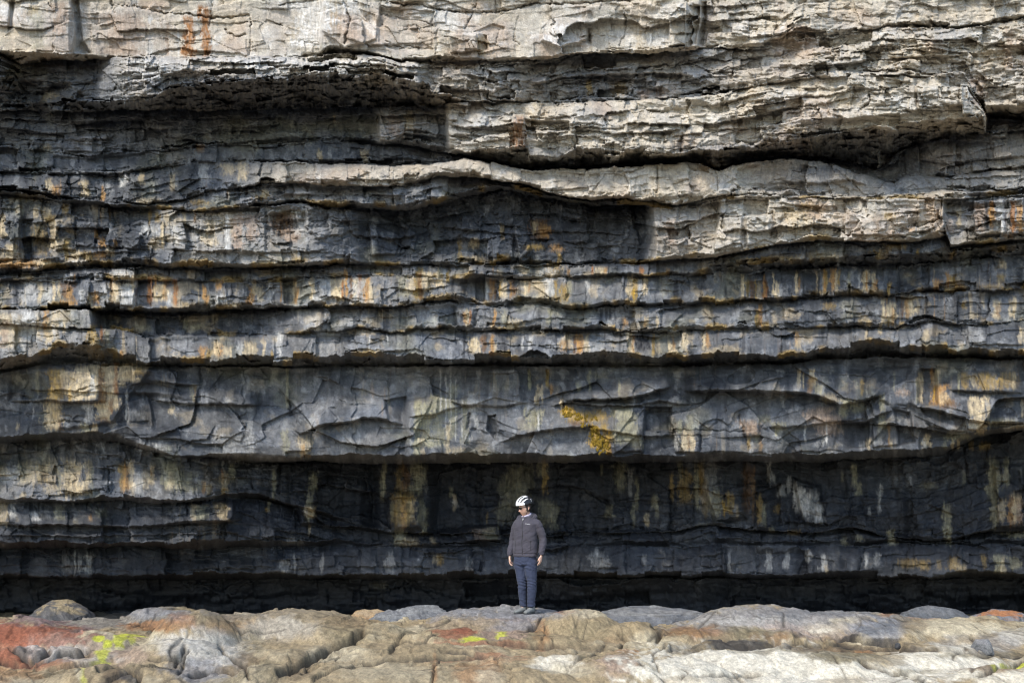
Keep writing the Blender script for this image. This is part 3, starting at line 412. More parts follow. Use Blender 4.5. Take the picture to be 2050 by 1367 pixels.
1502,842,872,20,P,.9 1500,850,865,6,B,.4 1500,875,906,8,Y,.6 1522,880,905,6,O,.4 1515,870,890,6,S,.4 1560,845,862,20,S,.5 1530,830,850,20,S,.4 1556,850,880,4,S,.7 1650,815,870,40,P,.5 1625,820,852,20,P,.5 1668,830,870,20,P,.45 1690,800,835,12,S,.6 1715,805,830,20,S,.5 1655,845,900,2,W,.6 1612,850,900,2,W,.5 1600,740,782,4,C,.6 1608,748,782,3,C,.6 1626,740,782,8,C,.75 1622,755,790,6,O,.5 1595,768,785,10,W,.4 1640,770,790,16,S,.6 1660,790,805,30,C,.4 1700,800,812,30,S,.5 1726,760,795,6,Y,.5 1766,790,830,8,S,.6 1766,830,865,10,S,.5 1790,745,790,5,S,.5 1805,778,796,16,P,.6 1843,745,808,7,C,.7 1836,760,812,5,S,.6 1866,738,770,4,O,.8 1874,740,785,7,C,.7 1882,770,812,20,O,.9 1890,785,812,12,C,.5 1870,775,810,6,G,.7 1900,800,820,30,B,.7 1920,745,790,5,S,.6 1932,745,785,10,Y,.6 1950,748,778,12,C,.5 1968,745,780,14,Y,.6 1985,748,785,14,Y,.7 2005,745,785,8,Y,.5 2020,745,780,16,Y,.5 2030,745,785,5,C,.5 1945,790,835,4,C,.7 1955,792,842,8,C,.7 1968,792,845,7,C,.7 1940,800,830,3,C,.5 1978,790,842,5,C,.5 1995,838,852,60,S,.5 2046,800,840,6,C,.6 1955,838,864,30,C,1 1940,842,862,12,W,.6 1965,855,870,20,C,.7 2030,848,858,40,C,.6 1915,866,880,40,S,.5 1856,870,898,10,C,.8 1850,880,898,5,W,.6 1908,880,902,5,C,.7 1918,880,902,6,C,.7 1892,882,900,7,S,.5 1945,882,902,8,Y,.5 1970,885,905,14,Y,.5 1740,878,902,6,C,.8 1780,850,895,4,O,.5 1784,880,898,5,C,.6 1725,885,900,14,W,.4
5,930,958,10,C,.8 20,930,975,14,W,.4 48,925,970,10,S,.6 60,925,975,16,C,.6 88,925,970,16,Y,.65 78,930,965,6,C,.6 105,920,998,14,C,.6 118,930,1000,6,S,.5 140,920,1000,18,C,.95 155,925,1000,12,C,.8 148,940,1000,4,B,.3 176,922,985,9,C,.8 183,930,985,5,S,.5 170,960,990,8,C,.7 245,930,990,8,Y,.8 252,928,992,7,O,.85 264,922,992,12,C,.8 278,945,992,10,W,.5 292,940,985,6,C,.5 304,930,975,5,C,.9 303,938,955,3,O,.7 338,928,985,12,S,.8 350,925,980,14,S,.6 342,945,980,6,C,.5 370,945,990,22,S,.6 398,960,985,10,S,.4 408,965,992,5,O,.8 416,970,993,7,C,.8 445,940,975,5,R,.9 450,945,993,7,C,.7 446,975,993,8,Y,.8 464,930,972,5,S,.7 446,922,938,3,W,.5 330,945,965,3,W,.5 5,1005,1050,10,C,.6 25,1008,1040,12,W,.6 68,1024,1046,9,W,.8 45,985,998,6,C,.7 120,1012,1045,10,S,.5 95,1015,1040,10,W,.2 180,1030,1045,6,O,.5 205,1018,1035,14,S,.4 388,1010,1045,6,C,.7 402,1012,1046,12,S,.6 446,1010,1046,9,C,.7 440,1005,1020,12,Y,.4 548,940,1000,6,S,.5 538,1000,1030,6,S,.6 534,1015,1025,4,Y,.7 628,945,990,6,S,.7 618,990,1045,14,S,.6 622,1012,1040,8,C,.7 612,1015,1035,6,W,.5 620,1050,1075,4,C,.6 590,1075,1090,40,W,.25
770,925,990,7,S,.6 765,940,1000,4,S,.5 800,925,1000,14,Y,.45 812,930,1000,8,B,.7 835,925,990,10,S,.7 850,930,980,8,S,.4 798,990,1055,14,Y,.7 815,985,1062,16,Y,.85 808,1000,1060,6,O,.5 825,1000,1055,8,C,.4 785,1000,1050,5,S,.6 845,1000,1055,10,S,.5 800,1060,1092,16,S,.6 820,1075,1094,14,C,.4 850,1045,1075,7,S,.5 866,1075,1092,6,C,.4 910,990,1030,6,C,.6 902,975,1000,4,S,.6 912,1000,1016,6,W,.5 1030,930,1040,24,S,.3 1050,925,1000,20,S,.25 1010,960,1060,10,S,.3 1090,922,1000,8,Y,.8 1086,925,960,10,S,.5 1092,1000,1060,16,S,.4 1110,1010,1060,12,S,.4 965,1058,1085,30,P,.4 985,1055,1080,20,S,.4 975,1025,1050,3,Y,.4 780,1105,1150,12,W,.3 880,1110,1135,9,Y,.6 872,1112,1130,6,C,.4 940,1115,1145,8,W,.25 570,1120,1148,8,W,.4 590,1110,1150,4,W,.4 645,1110,1150,5,W,.3 150,1105,1150,4,W,.6 160,1110,1150,4,W,.4 178,1105,1148,7,W,.5 135,1110,1150,10,W,.2
1205,930,950,4,S,.6 1242,925,985,10,S,.5 1262,940,1000,5,W,.35 1275,960,1020,7,S,.5 1268,1005,1060,5,S,.4 1220,1010,1040,12,S,.4 1295,1028,1055,7,C,.6 1310,990,1020,7,S,.5 1315,1000,1040,4,S,.5 1345,950,1000,4,Y,.7 1372,940,1010,10,Y,.6 1360,920,960,5,S,.4 1395,930,1020,8,S,.8 1404,925,1000,5,Y,.7 1412,960,1040,6,Y,.6 1420,920,1030,16,W,.3 1432,980,1042,12,S,.6 1450,1000,1042,4,G,.6 1458,985,1030,4,Y,.8 1465,990,1036,6,Y,.7 1475,1010,1040,5,C,.4 1495,930,1050,10,B,.6 1508,940,1052,6,O,.35 1520,990,1056,9,Y,.7 1530,1010,1056,6,S,.5 1540,925,965,5,W,.5 1548,950,970,4,W,.5 1565,970,1000,7,W,.5 1580,955,990,5,W,.6 1592,965,1010,5,W,.8 1600,975,1025,7,W,.8 1612,985,1040,14,W,.55 1628,985,1050,16,W,.45 1640,1010,1055,12,W,.5 1558,1010,1030,8,Y,.5 1545,1055,1068,14,S,.5 1590,1060,1070,16,Y,.5 1685,945,965,3,S,.5 1710,930,975,5,S,.7 1718,965,998,5,S,.7 1765,970,990,6,W,.5 1760,985,1030,4,W,.5 1740,1015,1030,5,W,.4 1860,965,980,30,S,.3 1895,1010,1080,12,S,.6 1900,1050,1090,8,S,.5 1930,940,970,5,S,.4 1985,920,1000,7,S,.7 1995,925,990,10,S,.6 2015,920,980,8,S,.6 1990,990,1060,8,S,.6 2005,1000,1055,8,C,.5 2026,995,1050,8,O,.6 2034,990,1048,9,C,.8 2042,1000,1050,6,P,.7 1785,1060,1090,7,S,.7 1690,1075,1092,12,S,.5 1720,1070,1088,14,S,.4 2040,1065,1078,20,S,.5
1540,1105,1145,5,W,.5 1575,1105,1140,5,W,.5 1618,1100,1125,5,W,.6 1650,1110,1145,6,W,.5 1655,1130,1148,4,C,.5 1460,1105,1145,4,W,.4 1735,1105,1135,4,W,.5 1755,1105,1140,8,W,.4 1820,1118,1138,14,Y,.45 1850,1120,1145,14,Y,.5 1880,1120,1140,8,Y,.4 1910,1115,1140,20,Y,.55 1925,1130,1145,14,C,.5 1970,1110,1145,6,Y,.5 2000,1110,1148,10,S,.7 2008,1115,1146,5,C,.5 2030,1115,1145,12,S,.5 1200,1105,1140,16,W,.3 1195,1095,1120,6,W,.4 1290,1110,1135,6,W,.3 760,1165,1180,20,S,.2"""
def parse_stains(s):
    out = []
    for t in s.split():
        a = t.split(',')
        out.append((float(a[0]), float(a[1]), float(a[2]), float(a[3]), a[4], float(a[5])))
    return out

def poly_sdf(poly, X, Y):
    """signed distance (negative inside)"""
    n = len(poly)
    d = np.full(X.shape, 1e9, F); inside = np.zeros(X.shape, bool)
    for i in range(n):
        x0, y0 = poly[i]; x1, y1 = poly[(i + 1) % n]
        ex, ey = x1 - x0, y1 - y0
        t = np.clip(((X - x0) * ex + (Y - y0) * ey) / (ex * ex + ey * ey + 1e-9), 0, 1)
        d = np.minimum(d, (X - x0 - t * ex) ** 2 + (Y - y0 - t * ey) ** 2)
        c = ((y0 > Y) != (y1 > Y)) & (X < (x1 - x0) * (Y - y0) / (y1 - y0 + 1e-9) + x0)
        inside ^= c
    d = np.sqrt(d)
    return np.where(inside, -d, d)
def line_dist(pts, X, Y):
    d = np.full(X.shape, 1e9, F)
    for (x0, y0), (x1, y1) in zip(pts[:-1], pts[1:]):
        ex, ey = x1 - x0, y1 - y0
        t = np.clip(((X - x0) * ex + (Y - y0) * ey) / (ex * ex + ey * ey + 1e-9), 0, 1)
        d = np.minimum(d, (X - x0 - t * ex) ** 2 + (Y - y0 - t * ey) ** 2)
    return np.sqrt(d)
def window(xs, ys, x0, x1, y0, y1):
    i0, i1 = np.searchsorted(xs, [x0, x1]); j0, j1 = np.searchsorted(ys, [y0, y1])
    return slice(j0, j1), slice(i0, i1)
PAL_T = np.array([0, .12, .3, .45, .62, .8, 1.0])
PAL_C = np.array([(.009, .011, .015), (.021, .024, .030), (.070, .075, .083), (.140, .143, .148), (.226, .218, .202), (.335, .305, .265), (.44, .39, .31)])
def palette(t):
    return np.stack([np.interp(t, PAL_T, PAL_C[:, k]) for k in range(3)], -1).astype(F)

STEP = 1.55
def build_cliff():
    xs = np.concatenate([np.arange(-700, -40, 9.0), np.arange(-40, 2090, STEP), np.arange(2090, 2760, 9.0)])
    ys = np.concatenate([np.arange(-420, -30, 7.0), np.arange(-30, 1175, STEP), np.arange(1175, 1300, 3.5)])
    X, Y = np.meshgrid(xs.astype(F), ys.astype(F))
    # the bedding wanders
    wx = 7 * vnoise(X / 90, Y / 90, 1) + 1.5 * vnoise(X / 28, Y / 28, 2)
    wy = 3.2 * vnoise(X / 70, Y / 45, 3) + 1.1 * vnoise(X / 24, Y / 20, 4) + .6 * vnoise(X / 9, Y / 9, 5)
    XW = X + wx; YW = Y + wy
    D = np.full(X.shape, 26.0, F); T = np.zeros(X.shape, F); ROUGH = np.ones(X.shape, F); WET = np.zeros(X.shape, F); FAC = np.zeros(X.shape, F); FLU = np.zeros(X.shape, F); BI = np.zeros(X.shape, F); TT = np.zeros(X.shape, F); UND = np.zeros(X.shape, F); YB = np.zeros(X.shape, F); YL = np.zeros(X.shape, F)
    n = len(BEDS)
    tops = []
    for i, b in enumerate(BEDS):
        u = XW / b['bw'] * 1.3 + 5 * i
        tops.append(at_line(b['top'], XW) + (0 if i in (0, 15) else 1) * b['lip'] * .45 * ((hsh(u, np.int64(700 + i)).astype(F) - .5) * 1.1 + .6 * vnoise(XW / 20, Y * 0 + i, 701 + i)))
    for i, b in enumerate(BEDS):
        # ragged lower edge, broken at joints
        u = XW / b['bw'] * 1.7
        lipn = b['lip'] * ((hsh(u + .5 * vnoise(XW / 120, XW * 0, 11 + i), np.int64(900 + i)).astype(F) - .5) * 1.5 + .55 * vnoise(XW / 34, Y * 0 + i, 21 + i) + .25 * vnoise(XW / 9, Y * 0 + i, 22 + i))
        top = tops[i]
        bot = at_line(b['bot'], XW) + lipn
        nxt = tops[i + 1] if i + 1 < n else np.full(X.shape, 1400, F)
        bot = np.minimum(np.maximum(bot, top + 4), np.maximum(nxt - 1.5, top + 4))
        mf = (YW >= top) & (YW < bot)
        mu = (YW >= bot) & (YW < nxt)
        dt = at_line(b['dt'], XW); db = at_line(b['db'], XW); bk = at_line(b['back'], XW)
        if i == 0:
            dt = np.where(Y < 0, db, db); 
        h = np.maximum(bot - top, 4)
        if i == 0: h = np.minimum(h, 160); t = np.clip((YW - (bot - h)) / h, -6, 1)
        else: t = np.clip((YW - top) / h, 0, 1)
        tt = np.clip(t, 0, 1)
        face = dt + (db - dt) * tt
        # rounded shoulder and belly
        face = face + b['rnd'] * ((1 - tt) ** 4) * 1.3 + b['rnd'] * .35 * (tt ** 8)
        # masonry of joints and partings
        ns = b['nsub']
        v = t * ns + .5 * vnoise(XW / 150, YW / 60, 41 + i) + .10 * vnoise(XW / 40, YW / 40, 42 + i)
        lay = np.floor(v); fv = v - lay
        uu = XW / (b['bw'] * (0.7 + .8 * hsh(lay, np.int64(50 + i)))) + 37 * hsh(lay, np.int64(60 + i)) + .05 * vnoise(XW / 30, YW / 18, 43 + i)
        ui = np.floor(uu)
        bj = ui + .75 * (hsh(ui, lay, np.int64(70 + i)) - .5) + .4
        ui = np.where(uu > bj, ui, ui - 1)
        b0 = ui + .75 * (hsh(ui, lay, np.int64(70 + i)) - .5) + .4
        b1 = ui + 1 + .75 * (hsh(ui + 1, lay, np.int64(70 + i)) - .5) + .4
        off = hsh(ui, lay, np.int64(80 + i)) - .5
        tx = (hsh(ui, lay, np.int64(81 + i)) - .5) * (uu - (b0 + b1) / 2) * 1.1
        ty = (hsh(ui, lay, np.int64(82 + i)) - .5) * (fv - .5) * .8
        ex = np.minimum(uu - b0, b1 - uu) * b['bw']
        ey = np.minimum(fv, 1 - fv) * h / ns if ns > 1 else np.full(X.shape, 99, F)
        gr = np.exp(-(ex / 2.4) ** 2) * (hsh(ui, lay, np.int64(83 + i)) > .25) + .8 * np.exp(-(ey / 1.8) ** 2)
        face = face + (b['amp'] * (off + tx + ty) * 1.25 + .35 * b['groove'] * gr + b['amp'] * 1.3 * (hsh(ui, lay, np.int64(84 + i)) > .86) * sstep(.0, .3, tt)).astype(F)
        tu = np.clip((YW - bot) / np.maximum(nxt - bot, 3), 0, 1)
        und = db + (b['amp'] * (off + tx)).astype(F) * (1 - tu) + (bk - db) * tu ** .85
        D = np.where(mf, face, np.where(mu, und, D))
        m = mf | mu
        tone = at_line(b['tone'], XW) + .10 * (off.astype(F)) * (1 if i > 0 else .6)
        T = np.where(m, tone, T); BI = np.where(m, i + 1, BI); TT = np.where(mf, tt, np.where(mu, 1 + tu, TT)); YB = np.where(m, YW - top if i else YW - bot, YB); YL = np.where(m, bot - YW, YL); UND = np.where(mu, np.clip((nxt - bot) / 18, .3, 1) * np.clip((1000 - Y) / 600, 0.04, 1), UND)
        ROUGH = np.where(m, b['rough'], ROUGH); WET = np.where(m, b['wet'], WET); FAC = np.where(m, b['facet'], FAC); FLU = np.where(m, b['flute'], FLU)
    # lips, blocks and cracks
    for s, amt, hh in LIPS:
        yl = float(np.mean(PL(s)[1])); amt = amt * (1.75 if 730 < yl < 905 else 1.15)
        px, py = PL(s)
        o = np.argsort(px); a, z = px.min(), px.max()
        js, isl = window(xs, ys, a - 10, z + 10, py.min() - hh * 3, py.max() + 14)
        xw, yw = XW[js, isl], YW[js, isl]
        L = np.interp(xw, px[o], py[o]) + 1.5 * vnoise(xw / 12, xw * 0 + amt * 31, 91)
        fade = sstep(a - 8, a + 22, xw) * sstep(z + 8, z - 22, xw)
        dy = L - yw
        D[js, isl] -= (np.where(dy > 0, np.exp(-dy / hh) * (.75 + .25 * sstep(0, 4, dy)), 0) * amt * fade).astype(F)
    for s, dz, soft, gx, gy in BLOCKS:
        px, py = PL(s)
        js, isl = window(xs, ys, px.min() - 12, px.max() + 12, py.min() - 12, py.max() + 12)
        xw = X[js, isl] + .7 * wx[js, isl]; yw = Y[js, isl] + .7 * wy[js, isl] + 2 * vnoise(X[js, isl] / 14, Y[js, isl] / 14, 95)
        sd = poly_sdf(list(zip(px, py)), xw, yw)
        w = sstep(soft * .6, -soft * .6, sd)
        D[js, isl] += (w * (dz + gx * (xw - px.mean()) / 100 + gy * (yw - py.mean()) / 100)).astype(F)
    for s, wd, dp in CRACKS:
        px, py = PL(s)
        js, isl = window(xs, ys, px.min() - 12, px.max() + 12, py.min() - 12, py.max() + 12)
        x, y = X[js, isl], Y[js, isl]
        xw = x + 3 * vnoise(x / 11, y / 11, 96) + 1.5 * vnoise(x / 4, y / 4, 97); yw = y + 3 * vnoise(x / 11, y / 11, 98) + 1.5 * vnoise(x / 4, y / 4, 99)
        d = line_dist(list(zip(px, py)), xw, yw)
        D[js, isl] += (1.25 * dp * np.exp(-(d / (wd * .62)) ** 2) * (.6 + .5 * vnoise(x / 17, y / 17, 101))).astype(F)
    # broken, weathered surface (noise laid out on the rock in metres)
    MX = (X - 1025) * K * 22; MZ = (HZ - Y) * K * 22
    q = .30 * vnoise(MX * 1.5, MZ * 1.5, 111); q2 = .30 * vnoise(MX * 1.5, MZ * 1.5, 112)
    f1, e1 = facets(MX * 1.4 + .3 * q, MZ * 2.6 + .3 * q2, 121, 1.2)
    f2, e2 = facets(MX * 3.6 + .6 * q, MZ * 7.0 + .6 * q2, 122, 1.3)
    f3, e3 = facets(MX * 9 + 1.2 * q, MZ * 18 + 1.2 * q2, 123, 1.4)
    big = fbm(MX * .55, MZ * .55, 3, 131)
    mid = fbm(MX * 3.0, MZ * 3.9, 4, 132)
    fine = fbm(MX * 13, MZ * 17, 4, 133, .6)
    lam = ridged(MX * 1.2 + .5 * q, MZ * 9 + 1.2 * q2, 3, 134)
    upper = sstep(560, 430, Y)
    def steps(rh, bw, seed):
        """bedding-parallel chips: rows of blocks, each with its own face"""
        vv = YB / (rh * (.75 + .5 * hsh(BI, np.int64(seed + 9)))) + .5 * vnoise(XW / (bw * 4), YB / (rh * 5), seed) + .08 * vnoise(XW / (bw * .7), YB / rh, seed + 1)
        la = np.floor(vv); fv = vv - la
        uu = XW / (bw * (.6 + .9 * hsh(la, BI, np.int64(seed + 2)))) + 31 * hsh(la, BI, np.int64(seed + 3)) + .06 * vnoise(XW / (bw * .5), YB / (rh * .8), seed + 4)
        ub = np.floor(uu); fu = uu - ub
        o = hsh(ub, la, BI, np.int64(seed + 5)) - .5
        a = (hsh(ub, la, BI, np.int64(seed + 6)) - .5) * (fu - .5) * 1.6 + (hsh(ub, la, BI, np.int64(seed + 7)) - .62) * (fv - .5) * 1.2
        return (o + a).astype(F), (hsh(ub, la, BI, np.int64(seed + 8))).astype(F)
    s1, h1_ = steps(26, 60, 1200); s2, h2_ = steps(11, 27, 1220); s3, h3_ = steps(5.5, 13, 1240)
    rubble = sstep(-.25, .35, vnoise(X / 170, Y / 90, 1260) + .35 * vnoise(X / 50, Y / 30, 1261))
    massive = (BI == 1) * sstep(1400, 1330, X + 30 * vnoise(X / 40, Y / 40, 135))
    ROUGH = ROUGH * (1 - .62 * massive); FAC = FAC * (1 - .35 * massive)
    dis = .06 * big + FAC * (.50 * f1 + (.12 + .10 * upper) * (1 - .8 * massive) * f2 + (.05 + .08 * upper) * (1 - .6 * massive) * f3) + ROUGH * ((.015 + .008 * upper) * mid + .0045 * fine - (.003 + .012 * upper * sstep(1300, 1480, X) * (BI < 4)) * lam)
    blk = np.where(BI <= 3, 1.0, np.where(BI <= 8, .9, np.where(BI <= 11, .55, np.where(BI == 12, .12, .8)))).astype(F) * (1 - .55 * massive) * (TT <= 1)
    dis += blk * (.19 * s1 * (.5 + .5 * rubble) + .10 * s2 * rubble + .022 * s3 * rubble)
    dis += UND * (.16 * mid + .10 * fbm(MX * 1.1, MZ * 9, 4, 136) + .22 * (f2 + .5 * f3) + .03 * fine)
    # conchoidal scoops of the great smooth bed and the flutes of the wet courses
    idc, dx, dy, e, dd = cells(MX * .55 + 1.2 * q, MZ * .8 + 1.2 * q2, 141)
    top_i = at_line(BEDS[11]['top'], XW); bot_i = at_line(BEDS[11]['bot'], XW)
    mI = sstep(top_i - 2, top_i + 12, YW) * sstep(bot_i + 6, bot_i - 4, YW)
    dis += mI * (-.19 * (dd ** 2) + .12 * (h1f(idc, 5) - .5) + .10 * dx * (h1f(idc, 6) - .5) * 2)
    f0, e0 = facets(MX * .62 + .25 * q, MZ * .95 + .25 * q2, 145, 1.5)
    dis += mI * (.22 * f0 + .05 * f1)
    dis += FLU * (vnoise(MX * 3.2 + .4 * q, MZ * .6, 151) + .5 * vnoise(MX * 8 + .6 * q, MZ * 1.0, 152))
    D = D + dis.astype(F)
    # ------------------------------------------------ colour of the stone itself
    pat = fbm(MX * .8, MZ * 1.1, 4, 161); pf = fbm(MX * 6, MZ * 7, 4, 162, .6); vs = fbm(MX * 5.5 + .5 * q, MZ * .55, 4, 163, .6)
    T = T + .055 * pat + .05 * pf + .05 * vs * (T < .6) + .03 * (h1f(np.round(f2 * 997) / 997, 3) - .5)
    T = T + (TT <= 1) * (.05 * (h1_ - .5) + .05 * (h2_ - .5) * rubble)
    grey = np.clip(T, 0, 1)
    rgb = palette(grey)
    # blotches: warm and cool stone, pinkish faces up high
    warm = (fbm(MX * 1.1 + 9, MZ * 1.6, 4, 164) * .5)[..., None]
    rgb = rgb * (1 + warm * np.array([.14, .02, -.16], F))
    hi = sstep(.75, .95, grey)[..., None]
    pk = sstep(.15, .6, fbm(MX * .7 + 3, MZ * .9, 3, 165))[..., None]
    rgb = lerp(rgb, rgb * np.array([.90, .80, .76], F), hi * pk * .8)
    wl = sstep(.35, .75, fbm(MX * 2.2, MZ * 2.6, 5, 166, .6))[..., None]
    rgb = lerp(rgb, np.array([.56, .54, .50], F), hi * wl * .45)
    gl = sstep(.3, .8, fbm(MX * 1.7, MZ * 2.2, 5, 167, .6))[..., None]
    rgb = lerp(rgb, rgb * .55 + np.array([.03, .035, .045], F), hi * gl * .28)
    # mineral bloom on the grey courses
    md = (sstep(.2, .3, grey) * sstep(.7, .55, grey))[..., None]
    bl = sstep(.25, .75, fbm(MX * 4, MZ * 3, 5, 168, .62))[..., None]
    rgb = lerp(rgb, np.array([.25, .255, .26], F), md * bl * .6)
    olive = sstep(.2, .7, fbm(MX * .9 + 5, MZ * 1.0, 4, 169))[..., None]
    rgb = lerp(rgb, rgb * np.array([1.12, 1.06, .74], F), md * olive * .6)
    # thin random runs below the joints of the wet courses
    lowm = sstep(500, 560, Y) * sstep(1160, 1130, Y)
    ox = BI * 57.3; face = (TT <= 1.02) * sstep(-.05, .15, TT)
    lowm = np.maximum(lowm, sstep(340, 380, Y) * sstep(620, 420, X) * sstep(1160, 1130, Y)) * sstep(.14, .30, grey) * face * np.where(BI >= 12, .45, 1)
    blot = (sstep(.35, .85, fbm(MX * 1.6 + ox, MZ * 1.7, 5, 191, .6)) * lowm * (BI >= 7))[..., None]
    rgb = lerp(rgb, np.array(C_['C'], F) * .8 + .2 * np.array(C_['Y'], F), blot * .45)
    clus = sstep(.05, .5, fbm(MX * .5 + ox, MZ * .5, 3, 175))[..., None]
    r1 = fbm(MX * 9 + .8 * q + ox, MZ * .7, 3, 171, .6); r2 = fbm(MX * 1.1 + ox, MZ * .9, 3, 172)
    rmask = (sstep(.52, .95, r1 + .45 * r2) * lowm)[..., None]
    rgb = lerp(rgb, np.array(C_['C'], F) * .85, rmask * .5 * clus)
    r3 = fbm(MX * 11 + .8 * q + 40 + ox, MZ * .8, 3, 173, .6)
    rmask = (sstep(.66, 1.0, r3 + .45 * r2) * lowm)[..., None]
    rgb = lerp(rgb, np.array(C_['O'], F) * .8, rmask * .5 * clus)
    r4 = fbm(MX * 8 + .8 * q + 80 + ox, MZ * .7, 3, 174, .6)
    rmask = (sstep(.35, .8, r4) * lowm)[..., None]
    rgb = lerp(rgb, np.array(C_['K'], F), rmask * .6)
    rim = sstep(6.5, 1.0, YL + 2.5 * vnoise(X / 6, Y / 6, 186)) * (YL > -9) * ((BI >= 6) & (BI <= 11)) * sstep(.0, .45, vnoise(X / 70, BI * 3.1, 187) + .4 * vnoise(X / 17, BI * 5.3, 188))
    rgb = lerp(rgb, np.array(C_['Y'], F) * 1.15, (rim * .75)[..., None])
    dk = (sstep(.25, .7, fbm(MX * 2.4 + ox, MZ * 1.2, 4, 189, .6)) * face * ((BI >= 6) & (BI <= 13)) * .5)[..., None]
    rgb = lerp(rgb, rgb * .42, dk)          # algae film in broad patches
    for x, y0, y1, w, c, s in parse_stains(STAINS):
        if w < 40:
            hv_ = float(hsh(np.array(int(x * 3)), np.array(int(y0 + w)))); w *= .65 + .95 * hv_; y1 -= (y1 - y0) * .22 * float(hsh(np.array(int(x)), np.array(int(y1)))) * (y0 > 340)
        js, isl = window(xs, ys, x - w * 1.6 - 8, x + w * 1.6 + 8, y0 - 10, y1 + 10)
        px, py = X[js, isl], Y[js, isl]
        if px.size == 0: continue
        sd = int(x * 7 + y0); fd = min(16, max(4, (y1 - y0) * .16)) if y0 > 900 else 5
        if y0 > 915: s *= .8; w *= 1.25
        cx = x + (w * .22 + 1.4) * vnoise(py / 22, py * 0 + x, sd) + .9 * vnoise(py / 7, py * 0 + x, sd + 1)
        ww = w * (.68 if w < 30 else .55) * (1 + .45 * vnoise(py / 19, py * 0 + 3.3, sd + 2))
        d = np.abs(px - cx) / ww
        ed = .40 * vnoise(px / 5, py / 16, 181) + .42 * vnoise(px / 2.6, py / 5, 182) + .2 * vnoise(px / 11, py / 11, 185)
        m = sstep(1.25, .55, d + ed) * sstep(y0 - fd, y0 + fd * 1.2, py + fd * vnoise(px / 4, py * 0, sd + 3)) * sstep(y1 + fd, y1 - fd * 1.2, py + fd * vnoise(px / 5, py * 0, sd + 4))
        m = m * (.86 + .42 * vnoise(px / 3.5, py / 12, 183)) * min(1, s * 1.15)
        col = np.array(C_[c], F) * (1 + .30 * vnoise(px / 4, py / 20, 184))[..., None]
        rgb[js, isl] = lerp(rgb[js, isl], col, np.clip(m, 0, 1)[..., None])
    rgb = np.clip(rgb * (1 + .16 * fine[..., None] * .5), .006, .8)
    wet = np.clip(WET + .25 * pf, 0, 1)
    # ------------------------------------------------ to metres
    P = np.stack([(X - 1025) * K * D, D, EYE + (HZ - Y) * K * D], -1)
    # golden moss where water seeps out under the ledge
    rng = np.random.RandomState(5)
    tv, tf = [], []
    ico = bmesh.new(); bmesh.ops.create_icosphere(ico, subdivisions=1, radius=1); iv = np.array([v.co[:] for v in ico.verts]); ifc = [[v.index for v in f.verts] for f in ico.faces]; ico.free()
    for gx, gy, rx, ry, cnt in ((1133, 824, 9, 9, 70), (1146, 830, 16, 6, 60), (1175, 838, 26, 6, 60), (1190, 872, 8, 20, 150), (1201, 888, 8, 20, 130), (1213, 895, 6, 15, 70), (1168, 850, 10, 4, 25)):
        for k in range(int(cnt * .32)):
            a_, r_ = rng.rand() * 6.283, math.sqrt(rng.rand())
            i_ = np.searchsorted(xs, gx + rx * r_ * math.cos(a_)); j_ = np.searchsorted(ys, gy + ry * r_ * math.sin(a_))
            c_ = P[j_, i_] + np.array([0, -.012, 0])
            sz = (.010 + .016 * rng.rand()) * np.array([.9 + .4 * rng.rand(), .7, 1.1 + .8 * rng.rand()])
            o_ = len(tv)
            tv += [tuple(c_ + sz * v * (.75 + .5 * rng.rand())) for v in iv]
            tf += [tuple(o_ + q for q in f) for f in ifc]
    mo = bpy.data.meshes.new('moss'); mo.from_pydata(tv, [], tf); mo.materials.append(plain('golden_moss', (.16, .105, .016), .95, .1, .55, 38, .6))
    mo_o = bpy.data.objects.new('moss', mo); COL.objects.link(mo_o); mo_o['kind'] = 'stuff'; mo_o['label'] = 'golden yellow moss clinging below the ledge above the cyclist'; mo_o['category'] = 'moss'
    # body of the headland: plateau going back from the top edge, flanks turning away at both ends
    def ext(P, rgb, wet, axis, dirs, first):
        edge = P[0] if axis == 0 and first else P[-1] if axis == 0 else P[:, 0] if first else P[:, -1]
        ec = rgb[0] if axis == 0 and first else rgb[-1] if axis == 0 else rgb[:, 0] if first else rgb[:, -1]
        ew = wet[0] if axis == 0 and first else wet[-1] if axis == 0 else wet[:, 0] if first else wet[:, -1]
        rows = [edge + np.array(d, F) for d in dirs]
        S = np.stack(rows, axis); Cc = np.stack([ec] * len(dirs), axis); Wc = np.stack([ew] * len(dirs), axis)
        if first: S = np.flip(S, axis); parts = (S, P), (Cc, rgb), (Wc, wet)
        else: parts = (P, S), (rgb, Cc), (wet, Wc)
        return tuple(np.concatenate(p, axis) for p in parts)
    P, rgb, wet = ext(P, rgb, wet, 0, [(0, .5, .12), (0, 2, .3), (0, 6, .5), (0, 14, .6)], True)
    P, rgb, wet = ext(P, rgb, wet, 1, [(-.8, 1, 0), (-1.5, 4, 0), (-2, 14, 0)], True)
    P, rgb, wet = ext(P, rgb, wet, 1, [(.8, 1, 0), (1.5, 4, 0), (2, 14, 0)], False)
    o = grid_mesh('cliff', P.astype(F), M_CLIFF, rgb, wet)
    o['kind'] = 'structure'
    o['label'] = 'towering layered limestone cliff, pale tan above and dark grey with rust streaks below'
    return o
build_cliff()
